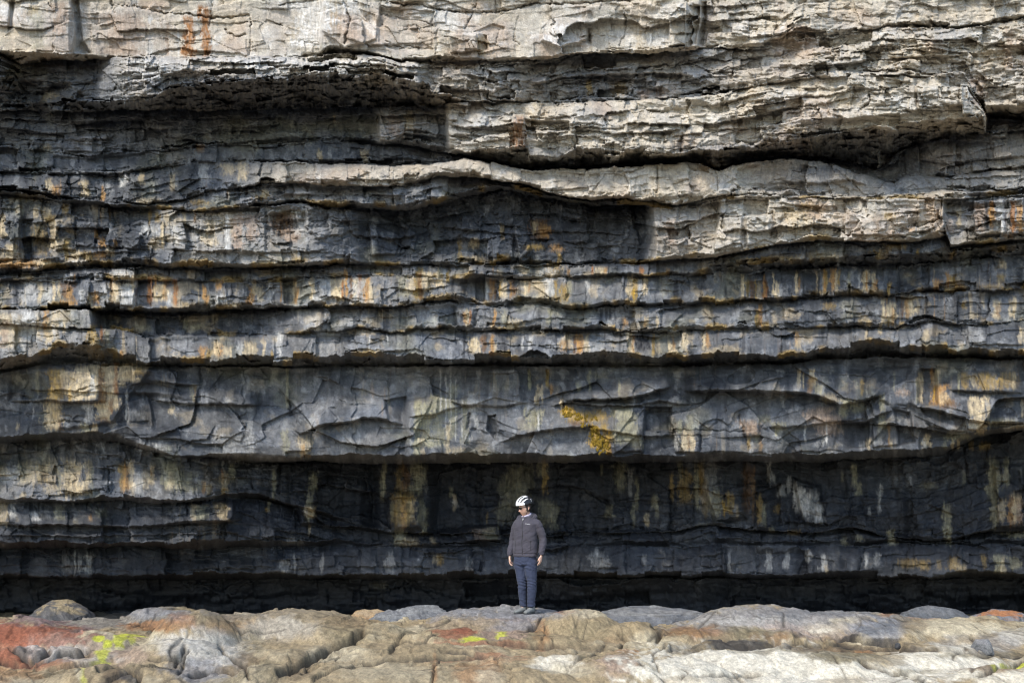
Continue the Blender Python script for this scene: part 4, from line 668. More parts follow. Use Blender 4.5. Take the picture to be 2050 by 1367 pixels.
# ------------------------------------------------------------------ the rock shelf
def world_at(px, py, Yd):
    return ((px - 1025) * K * Yd, Yd, EYE - (py - HZ) * K * Yd)
DOMES = [  # crest in the photograph (px, row), distance, half width, half depth (m), drop at the rim
 (20, 1239, 16.5, .95, .8, .26), (150, 1262, 16.2, .7, .6, .15), (345, 1217, 20.3, .85, .9, .24), (140, 1250, 20.0, 1.1, .7, .15), (395, 1222, 17.2, .62, .95, .36), (470, 1226, 18.2, .8, 1.0, .2),
 (600, 1221, 18.6, 1.1, 1.2, .24), (700, 1250, 17.4, .9, .8, .15), (1020, 1219, 20.5, 1.35, 1.5, .15), (1085, 1228, 19.6, .5, .7, .1),
 (1165, 1222, 18.3, .72, .7, .30), (1270, 1248, 17.6, .6, .6, .25), (960, 1267, 17.0, 1.1, .6, .12), (1095, 1272, 16.9, .5, .35, .12),
 (1520, 1213, 19.2, 1.1, 1.2, .26), (1700, 1226, 18.8, 1.4, 1.1, .2), (1430, 1257, 17.2, .85, .42, .22), (1570, 1262, 17.0, .7, .4, .15), (1780, 1254, 17.3, .6, .5, .18),
 (1930, 1243, 17.8, 1.3, 1.0, .2), (2080, 1262, 16.8, .9, .7, .2), (1500, 1287, 14.9, 1.25, 1.2, .16), (1690, 1305, 14.2, .8, .7, .14), (1880, 1292, 14.8, .95, .9, .2), (2060, 1335, 13.2, .9, .5, .12),
 (820, 1296, 15.0, 1.5, 1.0, .1), (360, 1285, 14.9, .8, .8, .22), (520, 1300, 14.6, .8, .7, .15), (80, 1296, 14.6, .9, .6, .2), (1130, 1303, 14.4, 1.0, .8, .12), (1300, 1318, 13.6, .9, .7, .12), (250, 1335, 13.2, .8, .6, .12),
 (650, 1335, 13.0, 1.2, .8, .1), (950, 1330, 13.2, .9, .7, .1),
]
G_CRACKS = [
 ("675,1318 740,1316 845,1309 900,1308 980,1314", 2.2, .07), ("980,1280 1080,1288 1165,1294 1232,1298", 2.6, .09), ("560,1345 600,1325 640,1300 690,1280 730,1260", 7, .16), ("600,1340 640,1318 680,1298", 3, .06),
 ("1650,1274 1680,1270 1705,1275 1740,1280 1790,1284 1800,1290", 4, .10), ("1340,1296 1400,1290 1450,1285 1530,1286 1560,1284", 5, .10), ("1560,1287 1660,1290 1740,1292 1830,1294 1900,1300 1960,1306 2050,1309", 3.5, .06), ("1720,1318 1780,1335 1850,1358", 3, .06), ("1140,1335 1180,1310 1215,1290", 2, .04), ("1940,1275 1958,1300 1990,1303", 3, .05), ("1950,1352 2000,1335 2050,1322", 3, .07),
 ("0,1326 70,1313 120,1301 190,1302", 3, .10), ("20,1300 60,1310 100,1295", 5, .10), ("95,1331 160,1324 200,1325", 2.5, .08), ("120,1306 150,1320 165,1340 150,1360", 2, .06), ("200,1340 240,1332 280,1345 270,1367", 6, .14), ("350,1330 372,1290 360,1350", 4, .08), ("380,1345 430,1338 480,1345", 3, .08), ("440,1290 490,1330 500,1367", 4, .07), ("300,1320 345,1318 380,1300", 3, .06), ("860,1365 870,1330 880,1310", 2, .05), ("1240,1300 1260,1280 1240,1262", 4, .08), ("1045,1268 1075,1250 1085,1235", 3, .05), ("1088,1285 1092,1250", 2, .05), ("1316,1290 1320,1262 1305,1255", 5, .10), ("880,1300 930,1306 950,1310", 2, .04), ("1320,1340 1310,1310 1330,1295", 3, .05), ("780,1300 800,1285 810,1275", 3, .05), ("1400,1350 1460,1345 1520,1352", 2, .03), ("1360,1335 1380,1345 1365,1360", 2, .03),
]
GC = dict(red=(.24, .082, .042), rust=(.25, .12, .045), tan=(.265, .203, .115), cream=(.43, .37, .25), pale=(.56, .51, .40), grey=(.20, .20, .205), dgrey=(.13, .135, .14), olive=(.17, .14, .08), brown=(.16, .105, .055), lime=(.43, .43, .05), pink=(.27, .19, .145), dark=(.05, .045, .04), umber=(.115, .08, .045), white=(.42, .40, .35))
G_PATCH = [  # centre px, row, half width, half height, colour, strength, edge
 (1000, 1228, 190, 16, 'grey', .9, .5), (980, 1250, 120, 16, 'pink', .5, .6), (1030, 1252, 60, 12, 'grey', .7, .5), (940, 1245, 60, 14, 'tan', .6, .6),
 (60, 1268, 120, 28, 'red', .95, .3), (10, 1290, 90, 40, 'red', .8, .5), (140, 1290, 90, 26, 'pink', .55, .6), (60, 1318, 110, 12, 'red', .6, .5), (120, 1345, 130, 22, 'tan', .6, .5), (20, 1350, 60, 20, 'rust', .5, .6), (250, 1310, 60, 20, 'pink', .6, .6), (130, 1300, 40, 10, 'white', .5, .6), (180, 1316, 60, 8, 'white', .45, .6), (70, 1300, 40, 9, 'white', .6, .6),
 (230, 1240, 200, 20, 'dgrey', .6, .5), (310, 1226, 80, 10, 'grey', .7, .5), (310, 1252, 70, 12, 'rust', .8, .4), (370, 1240, 30, 12, 'red', .5, .6),
 (400, 1262, 70, 40, 'tan', .4, .6), (430, 1300, 75, 40, 'white', .75, .5), (395, 1340, 60, 30, 'grey', .7, .5), (350, 1290, 50, 26, 'white', .6, .5), (470, 1250, 60, 20, 'rust', .35, .8), (450, 1235, 70, 14, 'olive', .4, .7), (560, 1228, 160, 12, 'dgrey', .35, .7),
 (620, 1255, 140, 34, 'tan', .6, .6), (560, 1260, 80, 24, 'white', .45, .7), (690, 1265, 50, 20, 'olive', .55, .6), (700, 1300, 160, 24, 'tan', .7, .7), (680, 1305, 70, 14, 'cream', .7, .6), (790, 1292, 60, 22, 'tan', .8, .5), (880, 1285, 40, 20, 'tan', .6, .5), (500, 1290, 30, 30, 'olive', .5, .8), (700, 1245, 60, 12, 'brown', .4, .7),
 (905, 1266, 40, 8, 'red', .7, .5), (960, 1284, 100, 7, 'red', .55, .5), (1060, 1292, 70, 5, 'red', .35, .6), (1010, 1268, 60, 8, 'pink', .7, .5), (935, 1262, 30, 6, 'red', .8, .4), (950, 1274, 26, 4.5, 'lime', 1, .5), (1003, 1268, 12, 3, 'lime', .8, .5), (940, 1278, 24, 2.5, 'lime', .7, .6), (960, 1312, 110, 3, 'red', .6, .7), (1010, 1320, 80, 5, 'red', .3, .8),
 (1085, 1268, 18, 26, 'rust', .75, .4), (1075, 1278, 22, 10, 'olive', .6, .5), (1130, 1226, 26, 5, 'red', .6, .4), (1195, 1255, 110, 34, 'tan', .75, .5), (1180, 1228, 50, 8, 'cream', .6, .6), (1190, 1260, 60, 22, 'olive', .5, .7), (1270, 1265, 70, 22, 'tan', .8, .5), (1290, 1285, 40, 16, 'cream', .6, .6), (1235, 1280, 30, 12, 'brown', .5, .7),
 (850, 1340, 240, 34, 'tan', .55, .7), (950, 1345, 40, 30, 'rust', .6, .6), (985, 1335, 20, 30, 'rust', .5, .7), (780, 1340, 100, 24, 'cream', .4, .8), (980, 1350, 30, 22, 'cream', .6, .7), (1110, 1328, 50, 18, 'pale', .8, .5), (1150, 1345, 60, 16, 'cream', .6, .6), (1240, 1335, 60, 24, 'pink', .7, .6), (1260, 1308, 40, 6, 'rust', .6, .7), (870, 1340, 6, 30, 'rust', .6, .7),
 (1290, 1330, 14, 36, 'cream', .9, .5), (1305, 1345, 16, 24, 'olive', .7, .5), (1340, 1300, 50, 14, 'cream', .6, .6),
 (1560, 1240, 230, 30, 'grey', .75, .4), (1520, 1250, 140, 18, 'white', .35, .7), (1600, 1262, 120, 16, 'pink', .5, .7), (1660, 1255, 60, 12, 'cream', .4, .7), (1760, 1258, 60, 20, 'grey', .8, .5), (1790, 1245, 40, 18, 'dgrey', .5, .6), (1640, 1228, 120, 8, 'dgrey', .5, .6), (1690, 1240, 30, 5, 'cream', .6, .7), (1640, 1255, 30, 4, 'pale', .6, .7),
 (1420, 1270, 90, 18, 'umber', .6, .5), (1390, 1264, 60, 10, 'rust', .5, .6), (1520, 1272, 60, 14, 'olive', .8, .5), (1510, 1275, 10, 10, 'brown', .7, .5), (1535, 1275, 6, 12, 'brown', .7, .5), (1560, 1278, 20, 10, 'rust', .4, .6), (1490, 1262, 40, 8, 'olive', .6, .6),
 (1900, 1255, 90, 22, 'cream', .85, .5), (1830, 1252, 30, 16, 'umber', .5, .6), (1960, 1290, 90, 20, 'grey', .5, .6), (1980, 1262, 90, 14, 'cream', .6, .6), (1940, 1290, 30, 16, 'tan', .6, .6), (2030, 1275, 50, 14, 'white', .6, .6), (1810, 1222, 60, 8, 'dgrey', .7, .6), (1860, 1235, 40, 6, 'pink', .7, .6), (1780, 1232, 20, 4, 'rust', .6, .6),
 (1500, 1335, 260, 48, 'pale', 1, .35), (1700, 1350, 160, 36, 'pale', .9, .5), (1880, 1325, 130, 34, 'pale', .95, .4), (2040, 1358, 90, 24, 'pale', .8, .6), (1400, 1345, 120, 34, 'pale', .9, .5),
 (1700, 1294, 150, 9, 'umber', .8, .5), (1690, 1310, 90, 12, 'olive', .8, .6), (1660, 1318, 50, 8, 'olive', .6, .7), (1780, 1318, 40, 10, 'tan', .6, .7), (1960, 1308, 110, 6, 'olive', .7, .6), (1700, 1298, 60, 3, 'rust', .6, .6), (1560, 1300, 90, 5, 'olive', .5, .7), (1470, 1352, 60, 10, 'tan', .35, .8), (1690, 1362, 50, 10, 'tan', .5, .8), (1360, 1360, 50, 8, 'tan', .4, .8), (1980, 1340, 70, 5, 'brown', .7, .5), (2035, 1331, 30, 3.5, 'lime', .95, .4), (2005, 1338, 26, 2.5, 'lime', .8, .5), (1830, 1340, 60, 4, 'olive', .5, .7),
 (196, 1277, 13, 5, 'lime', 1, .35), (213, 1292, 10, 12, 'lime', 1, .4), (205, 1310, 14, 12, 'lime', .85, .5), (240, 1280, 16, 10, 'lime', .9, .4), (238, 1294, 10, 8, 'lime', .8, .4), (265, 1282, 9, 9, 'lime', .7, .4), (205, 1323, 24, 4, 'lime', .6, .5), (228, 1298, 24, 4, 'cream', .7, .5), (270, 1274, 30, 2, 'lime', .7, .5), (166, 1345, 5, 20, 'lime', .5, .6), (160, 1350, 9, 18, 'cream', .6, .6), (170, 1366, 8, 8, 'lime', .5, .6), (255, 1288, 6, 8, 'dark', .3, .6), (300, 1296, 22, 12, 'cream', .5, .6),
 (228, 1352, 26, 12, 'umber', .85, .4), (262, 1348, 22, 12, 'dark', .85, .4), (500, 1318, 30, 16, 'umber', .7, .5), (470, 1335, 40, 10, 'umber', .6, .5), (350, 1330, 14, 26, 'dark', .55, .6), (40, 1302, 30, 5, 'dark', .6, .5), (1475, 1283, 70, 4, 'dark', .85, .4), (1690, 1272, 34, 3, 'dark', .9, .4), (1760, 1280, 46, 4, 'dark', .8, .5), (1735, 1262, 22, 10, 'dgrey', .8, .5), (1775, 1255, 26, 12, 'dgrey', .7, .5), (300, 1355, 30, 8, 'cream', .4, .7), (600, 1335, 30, 24, 'umber', .45, .7), (540, 1345, 30, 20, 'olive', .6, .7),  # 'dark' entries paint in the shade of crevices and undercut pockets
]
G_CREASE = [(l, w) for l, w, d in G_CRACKS]

def shelf_height(x, y):
    """height of the bedrock (metres), without the fine grain"""
    z = -.14 + .05 * vnoise(x * .5, y * .5, 301) + .03 * vnoise(x * 1.3, y * 1.3, 302)
    z = z - .35 * sstep(20.8, 22.2, y)
    tops = []
    for i, (px, py, Yd, rx, ry, h) in enumerate(DOMES):
        cx, cy, cz = world_at(px, py, Yd)
        m = (np.abs(x - cx) < rx * 2.2) & (np.abs(y - cy) < ry * 2.2)
        if not m.any(): continue
        xx, yy = x[m], y[m]
        wob = 1 + .16 * vnoise(xx * 1.6, yy * 1.6, 310 + i)
        r2 = ((xx - cx) / rx) ** 2 + ((yy - cy) / ry) ** 2
        zz = cz - .62 * h * (r2 * wob) ** 1.6 - .42 * h * r2
        k = .025
        a = z[m]
        hh = np.clip(.5 + .5 * (zz - a) / k, 0, 1)
        z[m] = lerp(a, zz, hh) + k * hh * (1 - hh) * .6
    return z
def build_ground():
    def ax(a, b, s): return np.arange(a, b, s)
    xs = np.concatenate([-np.geomspace(400, 11, 22), ax(-10.4, -7.6, .05), ax(-7.6, 7.6, .0165), ax(7.6, 10.4, .05), np.geomspace(11, 400, 22)])
    ys = np.concatenate([10.5 - np.geomspace(400, .6, 26), ax(10.5, 11.6, .1), ax(11.6, 21.6, .021), ax(21.6, 30, .2)])
    X, Y = np.meshgrid(xs.astype(F), ys.astype(F))
    z = shelf_height(X, Y)
    z0 = z.copy()
    near = sstep(8, 11.5, Y) * sstep(12, 9.5, np.abs(X))
    PX = X / (K * Y) + 1025; PY = HZ + (EYE - z) / (K * np.maximum(Y, 1))      # where each spot was measured
    PX = np.where(Y > 9, PX, -5000); PY = np.where(Y > 9, PY, -5000)
    wx = 5 * vnoise(X * 2.2, Y * 1.1, 331) + 2.5 * vnoise(X * 7, Y * 4, 332); wy = 1.6 * vnoise(X * 2.2, Y * 1.1, 333) + .8 * vnoise(X * 7, Y * 4, 334)
    f1, e1 = facets(X * 1.1 + .3 * vnoise(X, Y, 341), Y * .6, 342, 1.1); f2, e2 = facets(X * 3.6 + .3 * vnoise(X * 3, Y * 2, 347), Y * 1.3, 343, 1.2)
    sm = sstep(.0, .5, vnoise(X * .45 + 5, Y * .45, 345))          # some parts polished, some broken
    wflat = np.exp(-(((X - .19) / .55) ** 2 + ((Y - 19.9) / .42) ** 2) ** 2)
    z = z + (.032 * f1 * (1 - .6 * sm) + .022 * f2 * (1 - .7 * sm) + .035 * fbm(X * 1.7, Y * 1.7, 3, 351) + .011 * fbm(X * 6, Y * 2.2, 4, 352, .6) * (1 - .4 * sm))
    cr = np.zeros(X.shape, F)
    # joints and thin partings of the bedrock, some slabs standing a little higher than the next
    idc, jx, jy, je, jd = cells(X * .75 + .35 * vnoise(X * 1.5, Y * .8, 381), Y * .4 + .35 * vnoise(X * 1.5, Y * .8, 382), 383)
    jm = sstep(-.1, .35, vnoise(X * .35 + 3, Y * .35, 384)) * (1 - .85 * sstep(1.2, 2.4, X) * sstep(16.6, 15.6, Y)); polish = (1 - .75 * sstep(1.2, 2.4, X) * sstep(16.6, 15.6, Y))
    z = z + (.035 * (h1f(idc, 1) - .5) + .05 * (h1f(idc, 2) - .5) * jx + .04 * (h1f(idc, 3) - .5) * jy) * (1 - wflat) * polish
    idk, kx, ky, ke, kd = cells(X * 3.1 + .4 * vnoise(X * 4, Y * 2, 385), Y * 1.0 + .4 * vnoise(X * 4, Y * 2, 386), 387)
    z = z + .5 * jm * (.035 * (h1f(idk, 1) - .5) + .07 * (h1f(idk, 2) - .5) * kx / 3 + .07 * (h1f(idk, 3) - .5) * ky / 3) * (1 - wflat)
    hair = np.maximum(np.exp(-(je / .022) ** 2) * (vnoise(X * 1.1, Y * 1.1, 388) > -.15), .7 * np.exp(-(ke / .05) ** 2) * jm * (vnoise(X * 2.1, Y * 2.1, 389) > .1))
    z = z - .02 * hair
    rows = np.where(ys > 11)[0]; j0 = rows[0]
    sub = (slice(j0, None), slice(None))
    for s, wd, dp in G_CRACKS:
        px, py = PL(s)
        pxx = PX[sub] + wx[sub]; pyy = PY[sub] + wy[sub]
        m = (pxx > px.min() - 40) & (pxx < px.max() + 40) & (pyy > py.min() - 20) & (pyy < py.max() + 20)
        d = line_dist([(a, b * 1.0) for a, b in zip(px, py)], pxx[m], pyy[m])
        g = np.exp(-(d / (wd * .55)) ** 2)
        zz = z[sub]; zz[m] -= (1.2 * dp * g).astype(F)
        if (np.diff(px) > 0).all():
            dl = pyy[m] - np.interp(pxx[m], px, py)
            zz[m] -= (.7 * dp * sstep(-.5, 1.2, dl) * np.exp(-np.maximum(dl, 0) / 16) * sstep(px.min() - 10, px.min() + 15, pxx[m]) * sstep(px.max() + 10, px.max() - 15, pxx[m])).astype(F)
        z[sub] = zz
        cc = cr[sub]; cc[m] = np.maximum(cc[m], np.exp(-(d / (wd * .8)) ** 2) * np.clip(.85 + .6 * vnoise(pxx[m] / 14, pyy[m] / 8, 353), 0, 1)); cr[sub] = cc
    # the flat crown the cyclist stands on
    wst = np.exp(-(((X - .19) / .55) ** 2 + ((Y - 19.9) / .42) ** 2) ** 2)
    z = z * (1 - wst) + wst * (-.004 + .12 * (z - z0) )
    V = Y + 2.6 * z; U = X + .6 * z
    # colour
    base = np.array(GC['tan'], F) * 1.05
    rgb = np.ones(X.shape + (3,), F) * base
    t1 = fbm(U * .9, V * .4, 4, 361)[..., None]; rgb = lerp(rgb, np.array(GC['cream'], F), sstep(.0, .8, t1) * .7)
    t2 = fbm(U * 1.2 + 7, V * .5, 4, 362)[..., None]; rgb = lerp(rgb, np.array(GC['olive'], F), sstep(.2, .8, t2) * .55)
    n1 = .38 * vnoise(U * 5, V * 1.7, 363) + .28 * vnoise(U * 14, V * 4, 364) + .16 * vnoise(U * 34, V * 9, 368)
    for px, py, rx, ry, c, s, ed in G_PATCH:
        m = (np.abs(PX - px) < rx * 1.8) & (np.abs(PY - py) < ry * 1.8 + 3)
        if not m.any(): continue
        r = np.sqrt(((PX[m] + .5 * wx[m] - px) / rx) ** 2 + ((PY[m] + .5 * wy[m] - py) / ry) ** 2) + n1[m] * .8
        w = sstep(1.0 + ed * .5, 1.0 - ed * .7, r) * s
        rgb[m] = lerp(rgb[m], np.array(GC[c], F), w[:, None].astype(F))
    fine = fbm(U * 22, V * 5, 4, 365, .65)
    dots = sstep(.35, .7, fbm(U * 9, V * 2.2, 5, 366, .7))[..., None]
    rgb = rgb * (1 - .26 * dots * (1 - sstep(.25, .42, rgb[..., :1]) * .5))
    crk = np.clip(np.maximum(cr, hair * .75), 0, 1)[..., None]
    rgb = lerp(rgb, np.array([.035, .029, .022], F), crk * .92)          # crevice shade painted in as dark colour along the cracks
    veins = sstep(.86, 1.0, 1 - np.abs(fbm(U * 1.6, V * .7, 4, 367, .55)))[..., None] * .45 * sstep(.1, .4, vnoise(X * .7, Y * .7, 369))[..., None]
    rgb = lerp(rgb, rgb * .45, veins)
    rgb = np.clip(rgb * (1 + .20 * fine[..., None]), .01, .75)
    rgb = lerp(rgb, np.array([.04, .04, .038], F), sstep(11.8, 10.6, Y)[..., None])          # unseen foreground, darkened to cut bounce light onto the overhangs
    P = np.stack([X, Y, z], -1)
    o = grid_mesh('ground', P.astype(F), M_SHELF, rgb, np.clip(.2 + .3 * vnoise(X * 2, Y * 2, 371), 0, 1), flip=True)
    o['kind'] = 'structure'
    o['label'] = 'sea worn rock shelf with rusty red, cream and lime green stains'
    return o
build_ground()

def boulder(name, label, px, py, Yd, w, d, h, seed, cols, sink=.3, rough=.06, pw=2.4, tilt=0, flat=0, group=None):
    """one loose rock resting on the shelf: crest at (px, row) seen at distance Yd"""
    bm = bmesh.new()
    bmesh.ops.create_icosphere(bm, subdivisions=6, radius=1)
    me = bpy.data.meshes.new(name); bm.to_mesh(me); bm.free()
    n = len(me.vertices); v = np.empty(n * 3, F); me.vertices.foreach_get('co', v); v = v.reshape(-1, 3)
    # superellipsoid, then broken by planes
    s = (np.abs(v) ** pw).sum(1) ** (-1 / pw); p = v * s[:, None]
    rng = np.random.RandomState(seed)
    for k in range(16):
        nn = rng.normal(size=3); nn[2] = abs(nn[2]) * .8 + .1 * rng.rand(); nn /= np.linalg.norm(nn)
        o = .74 + .22 * rng.rand()
        dd = p @ nn - o
        p -= np.where(dd > 0, dd * .92, 0)[:, None] * nn
    a, b, c = v[:, 0] * 1.7, v[:, 1] * 1.7, v[:, 2] * 1.7
    nz = fbm(a + .6 * c, b - .5 * c + 3 * seed, 4, seed) * .5 + fbm(a * 3 + c, b * 3 + 2 * c, 4, seed + 5, .6) * .22 + fbm(a * 9 + 3 * c, b * 9 - 4 * c, 3, seed + 9, .6) * .06
    p = p * (1 + rough * 2 * nz)[:, None]
    if flat: p[:, 2] = np.where(p[:, 2] > 0, np.sign(p[:, 2]) * np.abs(p[:, 2]) ** 1.0, p[:, 2])
    P = p * np.array([w / 2, d / 2, h], F)
    ct, st = math.cos(tilt), math.sin(tilt)
    P = np.stack([P[:, 0] * ct - P[:, 2] * st, P[:, 1], P[:, 0] * st + P[:, 2] * ct], -1)
    cx, cy, cz = world_at(px, py, Yd)
    zoff = -P[:, 2].max()
    me.vertices.foreach_set('co', P.reshape(-1).astype(F))
    me.polygons.foreach_set('use_smooth', np.ones(len(me.polygons), bool))
    t = fbm(a * 1.3 + c * .8, b * 1.3 + c * .6 + seed, 4, seed + 20)
    f = fbm(a * 7 + 2 * c, b * 7 - c * 3, 4, seed + 21, .65)
    c0, c1, c2 = [np.array(q, F) for q in cols]
    rgb = np.ones((n, 3), F) * c0
    rgb = lerp(rgb, c1, sstep(-.1, .6, t)[:, None] * .8)
    cap = sstep(.45, .85, v[:, 2] + .3 * t)[:, None] * sstep(-.5, .2, t + f * .3)[:, None]
    rgb = lerp(rgb, c2, cap * .85)
    rgb = np.clip(rgb * (1 + .25 * f[:, None]), .01, .7)
    at = me.attributes.new('stone', 'FLOAT_COLOR', 'POINT'); c4 = np.ones((n, 4), F); c4[:, :3] = rgb; at.data.foreach_set('color', c4.reshape(-1))
    aw = me.attributes.new('wet', 'FLOAT', 'POINT'); aw.data.foreach_set('value', np.full(n, .25, F))
    me.materials.append(M_SHELF); me.update()
    o = bpy.data.objects.new(name, me); COL.objects.link(o)
    o.location = (cx, cy, cz + zoff)
    o['label'] = label; o['category'] = 'rock'
    if group: o['group'] = group
    return o
G3 = (GC['grey'], GC['dgrey'], GC['white'])
boulder('boulder', 'squat brown topped boulder in the black shade under the cliff at far left', 122, 1200, 22.0, 1.24, 1.0, .32, 3, ((.085, .08, .075), (.04, .042, .045), (.27, .21, .12)), pw=3)
boulder('boulder', 'blue grey lumpy boulder lying left of the standing cyclist', 815, 1210, 21.0, 1.55, 1.1, .36, 8, ((.13, .132, .135), (.065, .067, .07), (.19, .19, .185)), rough=.13)
boulder('boulder', 'long smooth blue grey boulder to the right of the cyclist', 1305, 1212, 20.3, 2.5, 1.3, .40, 12, ((.125, .127, .13), (.07, .072, .075), (.18, .175, .165)), pw=2.6, rough=.09)
boulder('boulder', 'rust topped grey boulder at the right edge of the shelf', 1995, 1219, 19.5, 1.25, .9, .30, 17, ((.15, .155, .16), (.10, .10, .105), (.32, .13, .045)), rough=.07)
boulder('boulder', 'low dark grey boulder behind the cream rock at the right', 1870, 1211, 21.0, 1.5, .9, .24, 23, ((.10, .105, .11), (.07, .075, .08), (.13, .13, .13)), rough=.07)
boulder('boulder', 'ochre stained low rock behind the blue grey boulder left of the cyclist', 745, 1218, 21.3, .75, .7, .24, 29, ((.28, .19, .10), (.20, .10, .05), (.34, .26, .16)))
boulder('stone', 'small grey angular stone wedged in a crack of the cream rock', 1968, 1279, 15.4, .26, .24, .10, 31, ((.15, .15, .145), (.08, .08, .08), (.22, .21, .2)), pw=4, rough=.03)
boulder('stone', 'tiny dark pebble below the cracked grey hump', 1797, 1286, 15.5, .075, .07, .045, 37, ((.05, .05, .05), (.04, .04, .04), (.07, .07, .07)), rough=.03)
# ------------------------------------------------------------------ the cyclist
def tube(pts, rad, seg=20, cap=True, up=(0, 1, 0)):
    """closed tapering tube; rad entries are r or (a, b) with a across 'up x axis' and b along up"""
    pts = [Vector(p) for p in pts]
    V, Fc = [], []
    n = len(pts)
    for i, p in enumerate(pts):
        t = (pts[min(i + 1, n - 1)] - pts[max(i - 1, 0)]).normalized()
        u = Vector(up); u = (u - t * u.dot(t))
        if u.length < 1e-4: u = Vector((1, 0, 0)) - t * t.x
        u.normalize(); w = t.cross(u)
        a, b = rad[i] if isinstance(rad[i], tuple) else (rad[i], rad[i])
        for k in range(seg):
            an = 2 * math.pi * k / seg
            V.append(p + w * (a * math.cos(an)) + u * (b * math.sin(an)))
    for i in range(n - 1):
        for k in range(seg):
            k2 = (k + 1) % seg
            Fc.append((i * seg + k, i * seg + k2, (i + 1) * seg + k2, (i + 1) * seg + k))
    if cap:
        for i, sgn in ((0, -1), (n - 1, 1)):
            t = (pts[i] - pts[i - sgn]).normalized()
            a, b = rad[i] if isinstance(rad[i], tuple) else (rad[i], rad[i])
            c = len(V); V.append(pts[i] + t * min(a, b) * .6)
            for k in range(seg):
                k2 = (k + 1) % seg
                Fc.append((i * seg + k2, i * seg + k, c) if sgn < 0 else (i * seg + k, i * seg + k2, c))
    return V, Fc
def smooth_path(pts, rad, m=6):
    """Catmull-Rom through the joints"""
    P = [np.array(p, float) for p in pts]; R = [np.array(r if isinstance(r, tuple) else (r, r), float) for r in rad]
    P = [2 * P[0] - P[1]] + P + [2 * P[-1] - P[-2]]; R = [R[0]] + R + [R[-1]]
    op, orr = [], []
    for i in range(1, len(P) - 2):
        for k in range(m):
            t = k / m
            f = lambda A: .5 * (2 * A[i] + (A[i + 1] - A[i - 1]) * t + (2 * A[i - 1] - 5 * A[i] + 4 * A[i + 1] - A[i + 2]) * t * t + (3 * A[i] - A[i - 1] - 3 * A[i + 1] + A[i + 2]) * t ** 3)
            op.append(tuple(f(P))); orr.append(tuple(np.maximum(f(R), .002)))
    op.append(tuple(P[-2])); orr.append(tuple(R[-2]))
    return op, orr
def limb(pts, rad, seg=20, m=6, up=(0, 1, 0)):
    p, r = smooth_path(pts, rad, m)
    return tube(p, r, seg, True, up)
def merge(parts):
    V, Fc = [], []
    for v, f in parts:
        o = len(V); V += [Vector(x) for x in v]; Fc += [tuple(i + o for i in q) for q in f]
    return V, Fc
def mesh_obj(name, VF, mat, parent=None, smooth=True):
    me = bpy.data.meshes.new(name)
    me.from_pydata([tuple(v) for v in VF[0]], [], VF[1]); me.update()
    if smooth: me.polygons.foreach_set('use_smooth', np.ones(len(me.polygons), bool))
    me.materials.append(mat)
    o = bpy.data.objects.new(name, me); COL.objects.link(o)
    if parent: o.parent = parent
    return o
def fuse(o, voxel, smooth=2):
    """one continuous skin over overlapping volumes"""
    md = o.modifiers.new('r', 'REMESH'); md.mode = 'VOXEL'; md.voxel_size = voxel; md.use_smooth_shade = True
    if smooth:
        ms = o.modifiers.new('s', 'SMOOTH'); ms.iterations = smooth; ms.factor = .5
    dg = bpy.context.evaluated_depsgraph_get()
    me = bpy.data.meshes.new_from_object(o.evaluated_get(dg))
    o.modifiers.clear(); mats = list(o.data.materials); o.data = me
    me.materials.clear()
    for m in mats: me.materials.append(m)
    me.polygons.foreach_set('use_smooth', np.ones(len(me.polygons), bool))
    me.name = o.name
def co_of(me):
    v = np.empty(len(me.vertices) * 3, F); me.vertices.foreach_get('co', v); return v.reshape(-1, 3)
def nor_of(me):
    v = np.empty(len(me.vertices) * 3, F); me.vertices.foreach_get('normal', v); return v.reshape(-1, 3)

M_SKIN, nt_, b_ = nodes_of('skin')
at_ = N(nt_, 'ShaderNodeAttribute', attribute_name='tint'); nt_.links.new(at_.outputs['Color'], b_.inputs['Base Color'])
b_.inputs['Roughness'].default_value = .5; b_.inputs['Subsurface Weight'].default_value = .08; b_.inputs['Subsurface Radius'].default_value = (.012, .005, .003)
def fabric(name, col, rough, weave):
    m, nt, b = nodes_of(name)
    L = nt.links.new
    tc = N(nt, 'ShaderNodeTexCoord'); n1 = N(nt, 'ShaderNodeTexNoise', Scale=7.0, Detail=4.0); n2 = N(nt, 'ShaderNodeTexNoise', Scale=weave, Detail=3.0)
    L(tc.outputs['Object'], n1.inputs['Vector']); L(tc.outputs['Object'], n2.inputs['Vector'])
    mx = N(nt, 'ShaderNodeMix', data_type='RGBA'); mx.inputs[6].default_value = tuple(c * .78 for c in col) + (1,); mx.inputs[7].default_value = tuple(c * 1.22 for c in col) + (1,)
    L(n1.outputs[0], mx.inputs[0]); L(mx.outputs[2], b.inputs['Base Color'])
    b.inputs['Roughness'].default_value = rough; b.inputs['Sheen Weight'].default_value = .08; b.inputs['Specular IOR Level'].default_value = .25
    bp = N(nt, 'ShaderNodeBump', Strength=.25, Distance=.004); L(n2.outputs[0], bp.inputs['Height']); L(bp.outputs[0], b.inputs['Normal'])
    return m
M_JACKET = fabric('charcoal_shell_fabric', (.052, .048, .060), .8, 90)
M_TROUSER = fabric('navy_cotton', (.030, .038, .068), .8, 160)
M_SCARF = fabric('lilac_grey_knit', (.46, .42, .50), .85, 120)
M_BLACK = plain('black_plastic', (.014, .014, .016), .45, .4)
M_WHITE = plain('white_shell', (.80, .80, .78), .3, .5, .04)
M_LENS = plain('dark_lens', (.01, .008, .008), .08, .7)
M_SHOE = plain('grey_suede', (.17, .175, .165), .85, .3, .25, 40, .3)
M_SOLE = plain('dark_rubber', (.05, .05, .05), .8)
M_LACE = plain('pale_lace', (.30, .31, .30), .8)
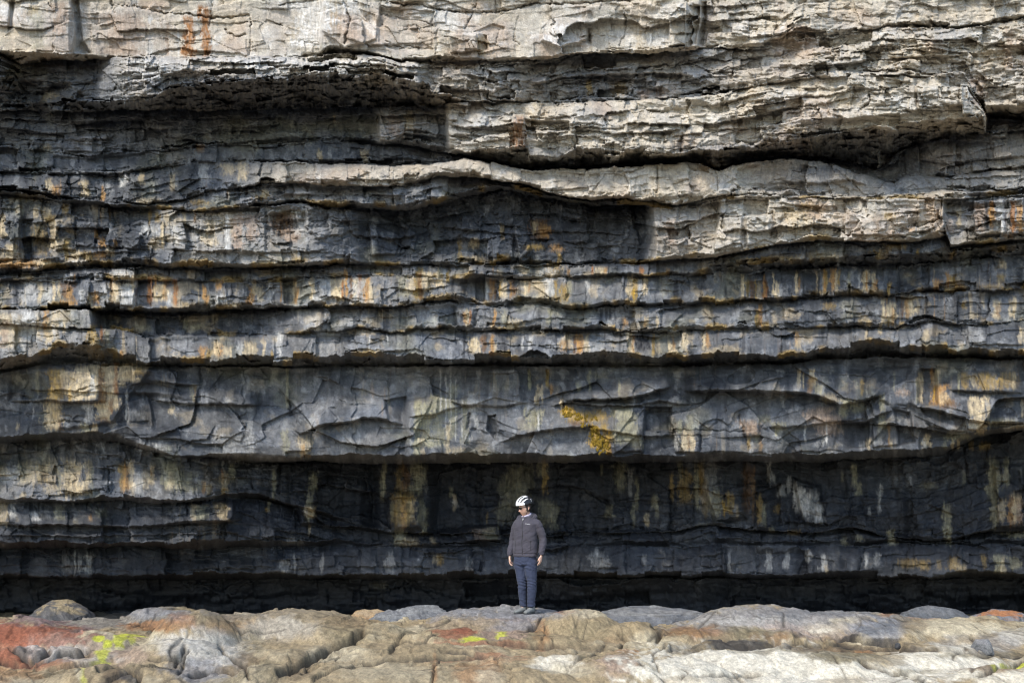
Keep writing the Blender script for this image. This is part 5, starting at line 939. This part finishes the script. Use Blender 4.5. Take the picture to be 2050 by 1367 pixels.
M_HAIR = plain('dark_brown_hair', (.035, .020, .012), .6, .3, .3, 120, .4)
M_PRINT = plain('white_print', (.42, .42, .43), .6)
M_GUNMETAL = plain('dark_metal', (.03, .03, .033), .35, .5)

def build_person():
    PX0 = (1047 - 1025) * K * 20
    yaw = math.radians(24)
    f = Vector((-math.sin(yaw), -math.cos(yaw), 0)); r = Vector((math.cos(yaw), -math.sin(yaw), 0)); Z = Vector((0, 0, 1))
    # ---- head in its own frame (face towards -y), then turned and tipped
    def head_raw(nu=72, nv=52):
        V, Fc = [], []
        for j in range(nv + 1):
            th = math.pi * j / nv
            for i in range(nu):
                ph = 2 * math.pi * i / nu
                d = np.array([math.sin(th) * math.cos(ph), math.sin(th) * math.sin(ph), math.cos(th)])
                p = d * np.array([.075, .097, .120])
                x, y, z = p
                if z < 0:
                    k = min(1, -z / .12)
                    p[0] *= 1 - .30 * k ** 1.3
                    p[1] = p[1] * (1 - .12 * k) + (-.012 * k if y < 0 else -.045 * k)
                front = max(0, -d[1])
                g = lambda cx, cz, sx, sz: math.exp(-((x - cx) / sx) ** 2 - ((z - cz) / sz) ** 2)
                if y < 0:
                    dy = 0
                    dy += .027 * g(0, -.024, .011, .013) + .013 * g(0, .004, .009, .026) + .006 * (g(.012, -.028, .007, .008) + g(-.012, -.028, .007, .008))
                    dy -= .010 * (g(.032, .018, .017, .012) + g(-.032, .018, .017, .012))
                    dy += .006 * g(0, .040, .05, .012)
                    dy += .004 * (g(.042, -.014, .018, .016) + g(-.042, -.014, .018, .016))
                    dy += .006 * g(0, -.058, .022, .006) + .005 * g(0, -.070, .018, .006) - .005 * g(0, -.064, .024, .003)
                    dy += .012 * g(0, -.104, .022, .018) - .004 * g(0, -.086, .02, .007)
                    p[1] -= dy * min(1, front * 1.6)
                V.append(p)
        for j in range(nv):
            for i in range(nu):
                i2 = (i + 1) % nu
                Fc.append((j * nu + i, (j + 1) * nu + i, (j + 1) * nu + i2, j * nu + i2))
        return V, Fc
    hy, hp = math.radians(-56), math.radians(11)
    HC = Vector((.032, -.01, 1.662))
    HM = Matrix.Translation(HC) @ Matrix.Rotation(hy, 4, 'Z') @ Matrix.Rotation(hp, 4, 'X') @ Matrix.Scale(1.05, 4)
    def H(p): return HM @ Vector(p)
    def Hm(VF): return [H(p) for p in VF[0]], VF[1]
    parts = [Hm(head_raw())]
    for s in (-1, 1):
        parts.append(Hm(limb([(s * .070, .006, .020), (s * .079, .016, .022), (s * .081, .018, .004), (s * .076, .010, -.016), (s * .070, .002, -.026)], [.008, .009, .008, .008, .005], 10, 4)))
    NB = Vector((.055, .015, 1.49))
    parts.append(limb([NB - Vector((0, 0, .06)), NB, (.048, .018, 1.56), H((0, .02, -.05))], [(.075, .075), (.062, .064), (.056, .060), (.055, .060)], 24, 5))
    # ---- trunk and legs under the clothes
    def ring(z, c, a, b): return (c, z, a, b)
    def trunk(rows, seg=40, sq=2.4):
        V, Fc = [], []
        for (cx, cy, z, a, b) in rows:
            for k in range(seg):
                an = 2 * math.pi * k / seg; ca, sa = math.cos(an), math.sin(an)
                q = (abs(ca) ** sq + abs(sa) ** sq) ** (-1 / sq)
                V.append(Vector((cx, cy, z)) + r * (a * q * ca) + f * (b * q * sa))
        n = len(rows)
        for i in range(n - 1):
            for k in range(seg):
                k2 = (k + 1) % seg
                Fc.append((i * seg + k, i * seg + k2, (i + 1) * seg + k2, (i + 1) * seg + k))
        Fc.append(tuple(range(seg - 1, -1, -1))); Fc.append(tuple((n - 1) * seg + k for k in range(seg)))
        return V, Fc
    parts.append(trunk([(.030, 0, .81, .13, .085), (.033, 0, .90, .155, .10), (.045, 0, 1.05, .15, .10), (.05, 0, 1.30, .165, .105), (.058, 0, 1.42, .18, .09), (.057, .005, 1.49, .10, .07)]))
    SR, SL = Vector((-.090, .080, 1.425)), Vector((.232, -.080, 1.415))
    ER, EL = Vector((-.160, .110, 1.175)), Vector((.312, -.075, 1.165))
    WR, WL = Vector((-.208, .030, .930)), Vector((.290, -.140, .945))
    parts.append(limb([SR + Vector((.07, -.03, .0)), SR, ER, WR], [.05, .05, .040, .028], 16)); parts.append(limb([SL - Vector((.07, -.03, 0)), SL, EL, WL], [.05, .05, .040, .028], 16))
    LR = [Vector((-.050, .040, .86)), Vector((-.030, .022, .66)), Vector((-.013, -.004, .47)), Vector((-.004, .020, .28)), Vector((.006, .032, .10))]
    LL = [Vector((.112, -.040, .86)), Vector((.126, -.058, .66)), Vector((.141, -.078, .47)), Vector((.134, -.062, .28)), Vector((.130, -.048, .10))]
    for Lg in (LR, LL): parts.append(limb(Lg, [.085, .072, .052, .050, .036], 18))
    toes = [(LR[4], Vector((-.74, -.67, 0)).normalized()), (LL[4], Vector((-.54, -.84, 0)).normalized())]
    for a, d in toes:
        parts.append(limb([a + Vector((0, 0, .02)) - d * .02, Vector((a.x, a.y, .055)) , Vector((a.x, a.y, .04)) + d * .10, Vector((a.x, a.y, .032)) + d * .17], [(.034, .034), (.034, .034), (.036, .022), (.028, .014)], 14, 4, up=(0, 0, 1)))
    # ---- hands: palm, four unequal bent fingers, a thumb from the side
    def hand(w, down, fwd, med):
        """w wrist, down: along the hand, fwd: thumb side, med: where the palm looks"""
        out = []
        knk = w + down * .092
        out.append(limb([w - down * .03, w + down * .01, w + down * .05, knk + down * .004], [(.026, .021), (.029, .018), (.040, .0155), (.041, .013)], 18, 4, up=tuple(med)))
        for k, (ln, off, curl, rr) in enumerate([(.070, .030, .30, .0088), (.078, .0105, .38, .0092), (.072, -.0095, .46, .0088), (.056, -.028, .55, .0076)]):
            b = knk + fwd * off - down * (.010 if k in (0, 3) else .002) - down * (.008 if k == 3 else 0)
            p = [b - down * .02]; a = .10 + curl * .25; q = b
            p.append(q)
            for seg, fr in enumerate((.46, .30, .24)):
                dv = down * math.cos(a) + med * math.sin(a) + fwd * (off * .9)
                q = q + dv * (ln * fr); p.append(q); a += curl * (1.0 if seg == 0 else .8)
            out.append(limb(p, [rr, rr, rr * .95, rr * .9, rr * .72], 10, 3, up=tuple(fwd)))
        t0 = w + down * .022 + fwd * .020
        out.append(limb([t0, t0 + down * .024 + fwd * .018 + med * .008, t0 + down * .052 + fwd * .024 + med * .018, t0 + down * .074 + fwd * .020 + med * .024], [.0135, .0125, .0105, .0075], 12, 4, up=tuple(med)))
        return out
    dR = (Vector((.05, -.05, -1))).normalized(); fR = (f - dR * f.dot(dR)).normalized(); mR = r * 1.0; mR = (mR - dR * mR.dot(dR) - fR * mR.dot(fR)).normalized()
    dL = (Vector((-.16, -.10, -1))).normalized(); fL = (f - dL * f.dot(dL)).normalized(); mL = (-r - dL * (-r).dot(dL) - fL * (-r).dot(fL)).normalized()
    hw_R, hw_L = WR + dR * .02, WL + dL * .025
    parts += hand(hw_R, dR, fR, mR) + hand(hw_L, dL, fL, mL)
    body = mesh_obj('person', merge(parts), M_SKIN)
    fuse(body, .0042, 1)
    v = co_of(body.data)
    inv = np.array(HM.inverted()); hl = v @ inv[:3, :3].T + inv[:3, 3]
    col = np.ones((len(v), 4), F); col[:, :3] = (.64, .40, .29)
    hd = v[:, 2] > 1.52
    beard = sstep(-.030, -.062, hl[:, 2] - .35 * np.abs(hl[:, 0]) * 0) * sstep(.055, .02, hl[:, 1]) * hd * (1 - np.exp(-(hl[:, 0] / .02) ** 2 - ((hl[:, 2] + .064) / .009) ** 2))
    beard = np.maximum(beard, sstep(.056, .066, np.abs(hl[:, 0])) * sstep(-.045, -.02, -np.abs(hl[:, 1] + .01)) * sstep(.0, -.03, hl[:, 2]) * hd)
    col[:, :3] = lerp(col[:, :3], np.array((.36, .205, .13), F), (beard * .65)[:, None])
    lips = np.exp(-(hl[:, 0] / .02) ** 2 - ((hl[:, 2] + .064) / .009) ** 2) * (hl[:, 1] < -.06) * hd
    col[:, :3] = lerp(col[:, :3], np.array((.42, .17, .14), F), (lips * .8)[:, None])
    flush = np.exp(-((hl[:, 2] + .01) / .03) ** 2) * (hl[:, 1] < -.05) * hd
    col[:, :3] = lerp(col[:, :3], np.array((.56, .28, .20), F), (flush * .5)[:, None])
    a = body.data.attributes.new('tint', 'FLOAT_COLOR', 'POINT'); a.data.foreach_set('color', col.reshape(-1))
    body.location = (PX0, 20, 0)
    body['label'] = 'person in white bike helmet, sunglasses, charcoal jacket and navy trousers standing with arms at sides'
    body['category'] = 'person'
    P = body
    # ---- jacket
    jp = [trunk([(.044, 0, .905, .196, .130), (.044, 0, .93, .196, .135), (.043, 0, 1.00, .197, .138), (.045, 0, 1.12, .190, .135), (.048, 0, 1.26, .194, .134), (.052, 0, 1.36, .206, .130), (.057, .002, 1.43, .212, .122), (.058, .006, 1.475, .165, .106), (.057, .010, 1.51, .105, .095)], 56, 2.5)]
    jp.append(limb([SR + r * .09, SR + r * .02 + Vector((0, 0, .005)), SR * .6 + ER * .4 + Vector((-.008, 0, 0)), ER, ER * .5 + WR * .5, WR + Vector((0, 0, .02)), WR - Vector((0, 0, .005))], [.078, .070, .060, .055, .050, .044, .041], 24, 7))
    jp.append(limb([SL - r * .09, SL - r * .02 + Vector((0, 0, .005)), SL * .6 + EL * .4 + Vector((.006, 0, 0)), EL, EL * .5 + WL * .5, WL + Vector((0, 0, .02)), WL - Vector((0, 0, .005))], [.080, .073, .063, .058, .053, .046, .043], 24, 7))
    # stand collar and the folded hood lying on the shoulders
    col_pts = []
    for k in range(29):
        an = 2 * math.pi * k / 28
        side, fr = math.cos(an), math.sin(an)
        back = max(0, -fr)
        col_pts.append(Vector((.052, .012, 1.505 + .045 * back - .020 * max(0, fr))) + r * (.092 * side) + f * (.088 * fr))
    jp.append(tube(col_pts, [(.020, .042)] * 29, 10, False, up=(0, 0, 1)))
    hood = []
    for k in range(25):
        an = math.radians(-205 + 230 * k / 24)
        side, fr = math.cos(an), math.sin(an)
        back = max(0, -fr)
        hood.append(Vector((.056, .014, 1.500 + .045 * back)) + r * (.138 * side) + f * (.12 * fr))
    jp.append(tube(hood, [(.016 + .028 * math.sin(math.pi * k / 24) ** .6, .020 + .032 * math.sin(math.pi * k / 24) ** .6) for k in range(25)], 14, True, up=(0, 0, 1)))
    jk = mesh_obj('jacket', merge(jp), M_JACKET, P); fuse(jk, .0062, 2)
    v = co_of(jk.data); n = nor_of(jk.data)
    x, y, z = v[:, 0], v[:, 1], v[:, 2]
    s = x + .45 * y
    w = .007 * vnoise(s * 6 + 2.2 * z, z * 13 - 6 * s, 401) + .003 * ridged(s * 6 + 5 * z, z * 15 - 9 * s, 2, 402) + .0012 * vnoise(s * 30, z * 26, 403)
    arm = np.maximum(sstep(-.13, -.16, x), sstep(.24, .27, x))
    w = w + arm * .0016 * np.sin(z * 78 + 3 * vnoise(s * 10, z * 8, 404) + s * 18) * sstep(.9, 1.0, z) * sstep(1.36, 1.2, z)
    w = w + (1 - arm) * .0028 * np.sin((z - .35 * s) * 45 + 3.5 * vnoise(s * 6, z * 5, 405)) * sstep(1.30, 1.12, z) * sstep(.92, 1.0, z) * (.4 + .6 * vnoise(s * 7, z * 6, 406))
    w = w - .010 * np.exp(-((z - .945) / .012) ** 2) * (1 - arm)          # drawn-in hem
    v = v + n * w[:, None]
    jk.data.vertices.foreach_set('co', v.reshape(-1).astype(F)); jk.data.update()
    from mathutils.bvhtree import BVHTree
    bv = BVHTree.FromPolygons([Vector(p) for p in v], [tuple(p.vertices) for p in jk.data.polygons])
    def on_front(u, zz, lift=.003):
        o = Vector((.045, 0, zz)) + r * u + f * .6
        h = bv.ray_cast(o, -f)
        return (h[0] if h[0] else Vector((.045, 0, zz)) + r * u + f * .14) + f * lift
    zp = [on_front(-.004 + .006 * math.sin(k * .5), .93 + k * .0205, .001) for k in range(28)]
    mesh_obj('zip', tube(zp, [(.0045, .003)] * 28, 8, True, up=tuple(f)), M_BLACK, jk)
    pz = [on_front(.128, 1.00 + k * .02, .0005) for k in range(9)]
    mesh_obj('pocket_zip', tube(pz, [(.003, .002)] * 9, 6, True, up=tuple(f)), M_BLACK, jk)
    pz = [on_front(-.128, 1.00 + k * .02, .0005) for k in range(9)]
    mesh_obj('pocket_zip', tube(pz, [(.003, .002)] * 9, 6, True, up=tuple(f)), M_BLACK, jk)
    q = on_front(-.006, 1.492, .004)
    mesh_obj('zip_pull', tube([q + Vector((0, 0, .012)), q, q - Vector((0, 0, .022))], [(.004, .003), (.006, .004), (.005, .003)], 8, True, up=tuple(f)), M_WHITE, jk)
    # chest print
    cu = bpy.data.curves.new('chest_print', 'FONT'); cu.body = 'Columbia'; cu.size = .026; cu.align_x = 'LEFT'; cu.extrude = .0002
    to = bpy.data.objects.new('chest_print', cu); COL.objects.link(to)
    me = bpy.data.meshes.new_from_object(to.evaluated_get(bpy.context.evaluated_depsgraph_get()))
    bpy.data.objects.remove(to); bpy.data.curves.remove(cu)
    for vv in me.vertices:
        vv.co = on_front(.038 + vv.co.x * .85, 1.415 + vv.co.y - .10 * vv.co.x, .0012 + vv.co.z)
    me.materials.clear(); me.materials.append(M_PRINT)
    pr = bpy.data.objects.new('chest_print', me); COL.objects.link(pr); pr.parent = jk
    # ---- trousers
    tp = [trunk([(.036, 0, .985, .165, .115), (.036, 0, .92, .178, .122), (.032, 0, .84, .186, .124), (.030, 0, .77, .182, .116)], 48, 2.3)]
    tp.append(limb([LR[0] + Vector((0, 0, -.03)), LR[1], LR[2], LR[3], LR[4] + Vector((0, 0, .055)), LR[4] + Vector((0, 0, .02))], [.108, .090, .071, .064, .058, .058], 26, 8))
    tp.append(limb([LL[0] + Vector((0, 0, -.03)), LL[1], LL[2], LL[3], LL[4] + Vector((0, 0, .055)), LL[4] + Vector((0, 0, .02))], [.108, .092, .074, .067, .061, .061], 26, 8))
    tr = mesh_obj('trousers', merge(tp), M_TROUSER, P); fuse(tr, .006, 2)
    v = co_of(tr.data); n = nor_of(tr.data); x, y, z = v[:, 0], v[:, 1], v[:, 2]
    s = x + .5 * y
    kn = np.exp(-((z - .48) / .10) ** 2) + .9 * np.exp(-((z - .17) / .07) ** 2) + .8 * np.exp(-((z - .76) / .07) ** 2)
    w = .006 * vnoise(s * 12, z * 7, 411) + kn * (.009 * np.sin(z * 105 + s * 30 + 4 * vnoise(s * 9, z * 6, 412))) * (.5 + .5 * vnoise(s * 8, z * 9, 414)) + .003 * ridged(s * 16, z * 15, 2, 413)
    v = v + n * w[:, None]; tr.data.vertices.foreach_set('co', v.reshape(-1).astype(F)); tr.data.update()
    # ---- shoes
    for a, d in toes:
        base = Vector((a.x, a.y, 0)); up = (0, 0, 1); sd = Vector((-d.y, d.x, 0))
        hl_, tl = -.075, .195
        st = [limb([base + d * (hl_ + .012) + Z * .052, base + d * (hl_ + .06) + Z * .060, base + d * .05 + Z * .052, base + d * .125 + Z * .040, base + d * (tl - .018) + Z * .034], [(.032, .040), (.040, .046), (.044, .040), (.046, .030), (.034, .022)], 22, 6, up=up)]
        st.append(limb([base + Z * .05 + d * -.012, base + Z * .10 + d * -.020, base + Z * .152 + d * -.022], [(.042, .050), (.046, .050), (.050, .054)], 20, 4, up=tuple(d)))
        sh = mesh_obj('shoe', merge(st), M_SHOE, P); fuse(sh, .005, 2)
        out = [(-.078, .018), (-.07, .03), (-.03, .039), (.03, .042), (.09, .049), (.14, .046), (.175, .034), (.196, .014)]
        ring_ = [base + d * u + sd * q for u, q in out] + [base + d * u - sd * q for u, q in reversed(out)]
        m_ = len(ring_); V = [p + Z * .0 for p in ring_] + [p + Z * (.024 + (.010 if i in (0, m_ - 1) else 0)) for i, p in enumerate(ring_)]
        Fc = [tuple(range(m_)), tuple(reversed(range(m_, 2 * m_)))] + [(i, m_ + i, m_ + (i + 1) % m_, (i + 1) % m_) for i in range(m_)]
        so = mesh_obj('sole', (V, Fc), M_SOLE, sh, False)
        bvm = so.modifiers.new('b', 'BEVEL'); bvm.width = .006; bvm.segments = 2
        lc = []
        for k in range(4):
            c = base + d * (.028 + .024 * k) + Z * (.100 - .0085 * k)
            lc.append(limb([c - sd * .028 - Z * .012, c + d * .004, c + sd * .028 - Z * .012], [.0035, .0035, .0035], 6, 4))
        mesh_obj('laces', merge(lc), M_LACE, sh)
    # ---- scarf
    sp = []
    for lvl in range(3):
        pts = []
        for k in range(33):
            an = 2 * math.pi * k / 32; side, fr = math.cos(an), math.sin(an); back = max(0, -fr); rt = max(0, side)
            pts.append(Vector((.050, .010, 1.478 + .022 * lvl + .045 * back + .040 * rt * (lvl / 2) + .004 * math.sin(5 * an + lvl))) + r * ((.074 - .003 * lvl) * side) + f * ((.074 - .002 * lvl) * fr))
        sp.append(tube(pts, [.017 + .003 * math.sin(k * 1.7 + lvl) for k in range(33)], 10, False))
    sc = mesh_obj('scarf', merge(sp), M_SCARF, P); fuse(sc, .005, 2)
    # ---- hair showing under the helmet
    hv, hf = head_raw()
    hv = [np.array(p) for p in hv]
    keep = []
    for q in hf:
        c = sum(hv[i] for i in q) / len(q)
        if (c[1] > .012 and c[2] > -.055) or (c[1] > -.035 and c[2] > .012 and abs(c[0]) > .05) or (-.028 < c[1] < .0 and -.03 < c[2] and abs(c[0]) > .058): keep.append(q)
    hv = [p * 1.045 + np.array([0, 0, .0]) for p in hv]
    hr = mesh_obj('hair', Hm((hv, keep)), M_HAIR, P)
    sm = hr.modifiers.new('t', 'SOLIDIFY'); sm.thickness = .006; sm.offset = -1
    # ---- helmet: black inner dome, white ribbed shell
    hc = np.array([0, .012, .064]); hr_ = np.array([.096, .130, .108])
    def dome(a, l, k=1.0):
        """a: 0 front rim .. pi back rim; l: sideways angle"""
        p = np.array([math.sin(l) * hr_[0], -math.cos(l) * math.cos(a) * hr_[1], math.cos(l) * math.sin(a) * hr_[2]]) * k
        return hc + p
    V, Fc = [], []
    na, nl = 40, 26
    for i in range(na + 1):
        for j in range(nl + 1):
            V.append(dome(math.pi * (i / na) , math.radians(-88 + 176 * j / nl)))
    for i in range(na):
        for j in range(nl):
            Fc.append((i * (nl + 1) + j, i * (nl + 1) + j + 1, (i + 1) * (nl + 1) + j + 1, (i + 1) * (nl + 1) + j))
    he = mesh_obj('helmet', Hm((V, Fc)), M_BLACK, P)
    so = he.modifiers.new('t', 'SOLIDIFY'); so.thickness = .018; so.offset = 1
    def strip(edge_lo, edge_hi, a0, a1, k, n=22, m=5):
        """raised patch between two sideways-angle curves"""
        V, Fc = [], []
        for i in range(n + 1):
            a = a0 + (a1 - a0) * i / n
            for j in range(m + 1):
                l = edge_lo(a) + (edge_hi(a) - edge_lo(a)) * j / m
                V.append(dome(a, l, k))
        for i in range(n):
            for j in range(m):
                Fc.append((i * (m + 1) + j, i * (m + 1) + j + 1, (i + 1) * (m + 1) + j + 1, (i + 1) * (m + 1) + j))
        return V, Fc
    rd = math.radians
    ribs_w, ribs_b = [], []
    for l0, wd, a1 in ((0, 6, 108), (24, 5, 104), (-24, 5, 104), (48, 5, 98), (-48, 5, 98)):
        pinch = lambda a, l0=l0: rd(l0) * (.78 + .34 * math.sin(min(a, rd(90)) * 1.0)) * (1.0 if a < rd(100) else 1.0)
        ribs_w.append(strip(lambda a: pinch(a) - rd(wd), lambda a: pinch(a) + rd(wd), rd(4), rd(a1), 1.17))
        ribs_b.append(strip(lambda a: pinch(a) - rd(wd), lambda a: pinch(a) + rd(wd), rd(a1), rd(172), 1.165))
    ribs_w.append(strip(lambda a: rd(-62), lambda a: rd(62), rd(0), rd(24), 1.172, 10, 30))      # brow band
    ribs_w.append(strip(lambda a: rd(-30), lambda a: rd(30), rd(84), rd(96), 1.168, 5, 16))       # crown bridge
    for s_ in (-1, 1):
        ribs_w.append(strip(lambda a: s_ * rd(58 + 14 * math.sin(a)), lambda a: s_ * rd(64 + 12 * math.sin(a)), rd(10), rd(92), 1.168))
        ribs_b.append(strip(lambda a: s_ * rd(66), lambda a: s_ * rd(88), rd(2), rd(176), 1.155))
    ribs_b.append(strip(lambda a: rd(-60), lambda a: rd(60), rd(150), rd(186), 1.165, 8, 24))
    shl = mesh_obj('helmet_shell', Hm(merge(ribs_w)), M_WHITE, he); t_ = shl.modifiers.new('t', 'SOLIDIFY'); t_.thickness = .014; t_.offset = -1
    rb = mesh_obj('rear_ribs', Hm(merge(ribs_b)), M_BLACK, he); t_ = rb.modifiers.new('t', 'SOLIDIFY'); t_.thickness = .012; t_.offset = -1
    dc = [strip(lambda a: rd(52), lambda a: rd(57), rd(122), rd(138), 1.185, 4, 2), strip(lambda a: rd(62), lambda a: rd(66), rd(138), rd(144), 1.18, 3, 2)]
    dk = mesh_obj('reflector', Hm(merge(dc)), M_WHITE, he)
    t_ = dk.modifiers.new('t', 'SOLIDIFY'); t_.thickness = .01; t_.offset = -1
    stp = []
    for s_ in (-1, 1):
        stp.append(limb([(s_ * .084, -.02, .045), (s_ * .078, -.012, -.02), (s_ * .062, -.030, -.075), (s_ * .02, -.055, -.122)], [.0035] * 4, 6, 5))
        stp.append(limb([(s_ * .084, .06, .03), (s_ * .080, .030, -.01), (s_ * .072, -.012, -.045)], [.0035] * 3, 6, 5))
    mesh_obj('chin_strap', Hm(merge(stp)), M_BLACK, he)
    # ---- sunglasses
    g = []
    for s_ in (-1, 1):
        V, Fc = [], []
        for i in range(9):
            for j in range(9):
                u, w_ = (i / 8 - .5) * 2, (j / 8 - .5) * 2
                rr = max(abs(u), abs(w_)) ; ang = math.atan2(w_, u); k = rr
                xx = .0255 * k * math.copysign(abs(math.cos(ang)) ** .75, math.cos(ang)); zz = .0195 * k * math.copysign(abs(math.sin(ang)) ** .75, math.sin(ang))
                cx = s_ * .033 + xx
                V.append(np.array([cx, -.112 + 4.2 * cx * cx + .3 * abs(zz) * 0, .020 + zz]))
        for i in range(8):
            for j in range(8): Fc.append((i * 9 + j, i * 9 + j + 1, (i + 1) * 9 + j + 1, (i + 1) * 9 + j))
        g.append((V, Fc))
    sg = mesh_obj('sunglasses', Hm(limb([(-.081, .012, .026), (-.076, -.05, .030), (-.058, -.098, .030), (-.03, -.110, .036), (0, -.114, .028), (.03, -.110, .036), (.058, -.098, .030), (.076, -.05, .030), (.081, .012, .026)], [.0035] * 9, 8, 6)), M_BLACK, P)
    for vf in g:
        ln = mesh_obj('lens', Hm(vf), M_LENS, sg); t_ = ln.modifiers.new('t', 'SOLIDIFY'); t_.thickness = .004; t_.offset = 0
    # ---- watch on the left wrist
    wc = hw_L - dL * .012
    pts = [wc + fL * (.031 * math.cos(2 * math.pi * k / 20)) + mL * (.024 * math.sin(2 * math.pi * k / 20)) for k in range(21)]
    wt = mesh_obj('watch', tube(pts, [(.010, .003)] * 21, 8, False, up=tuple(dL)), M_BLACK, P)
    fc = wc - mL * .026
    mesh_obj('watch_face', tube([fc + mL * .003, fc - mL * .006], [.017, .016], 20, True), M_GUNMETAL, wt)
    return P
build_person()
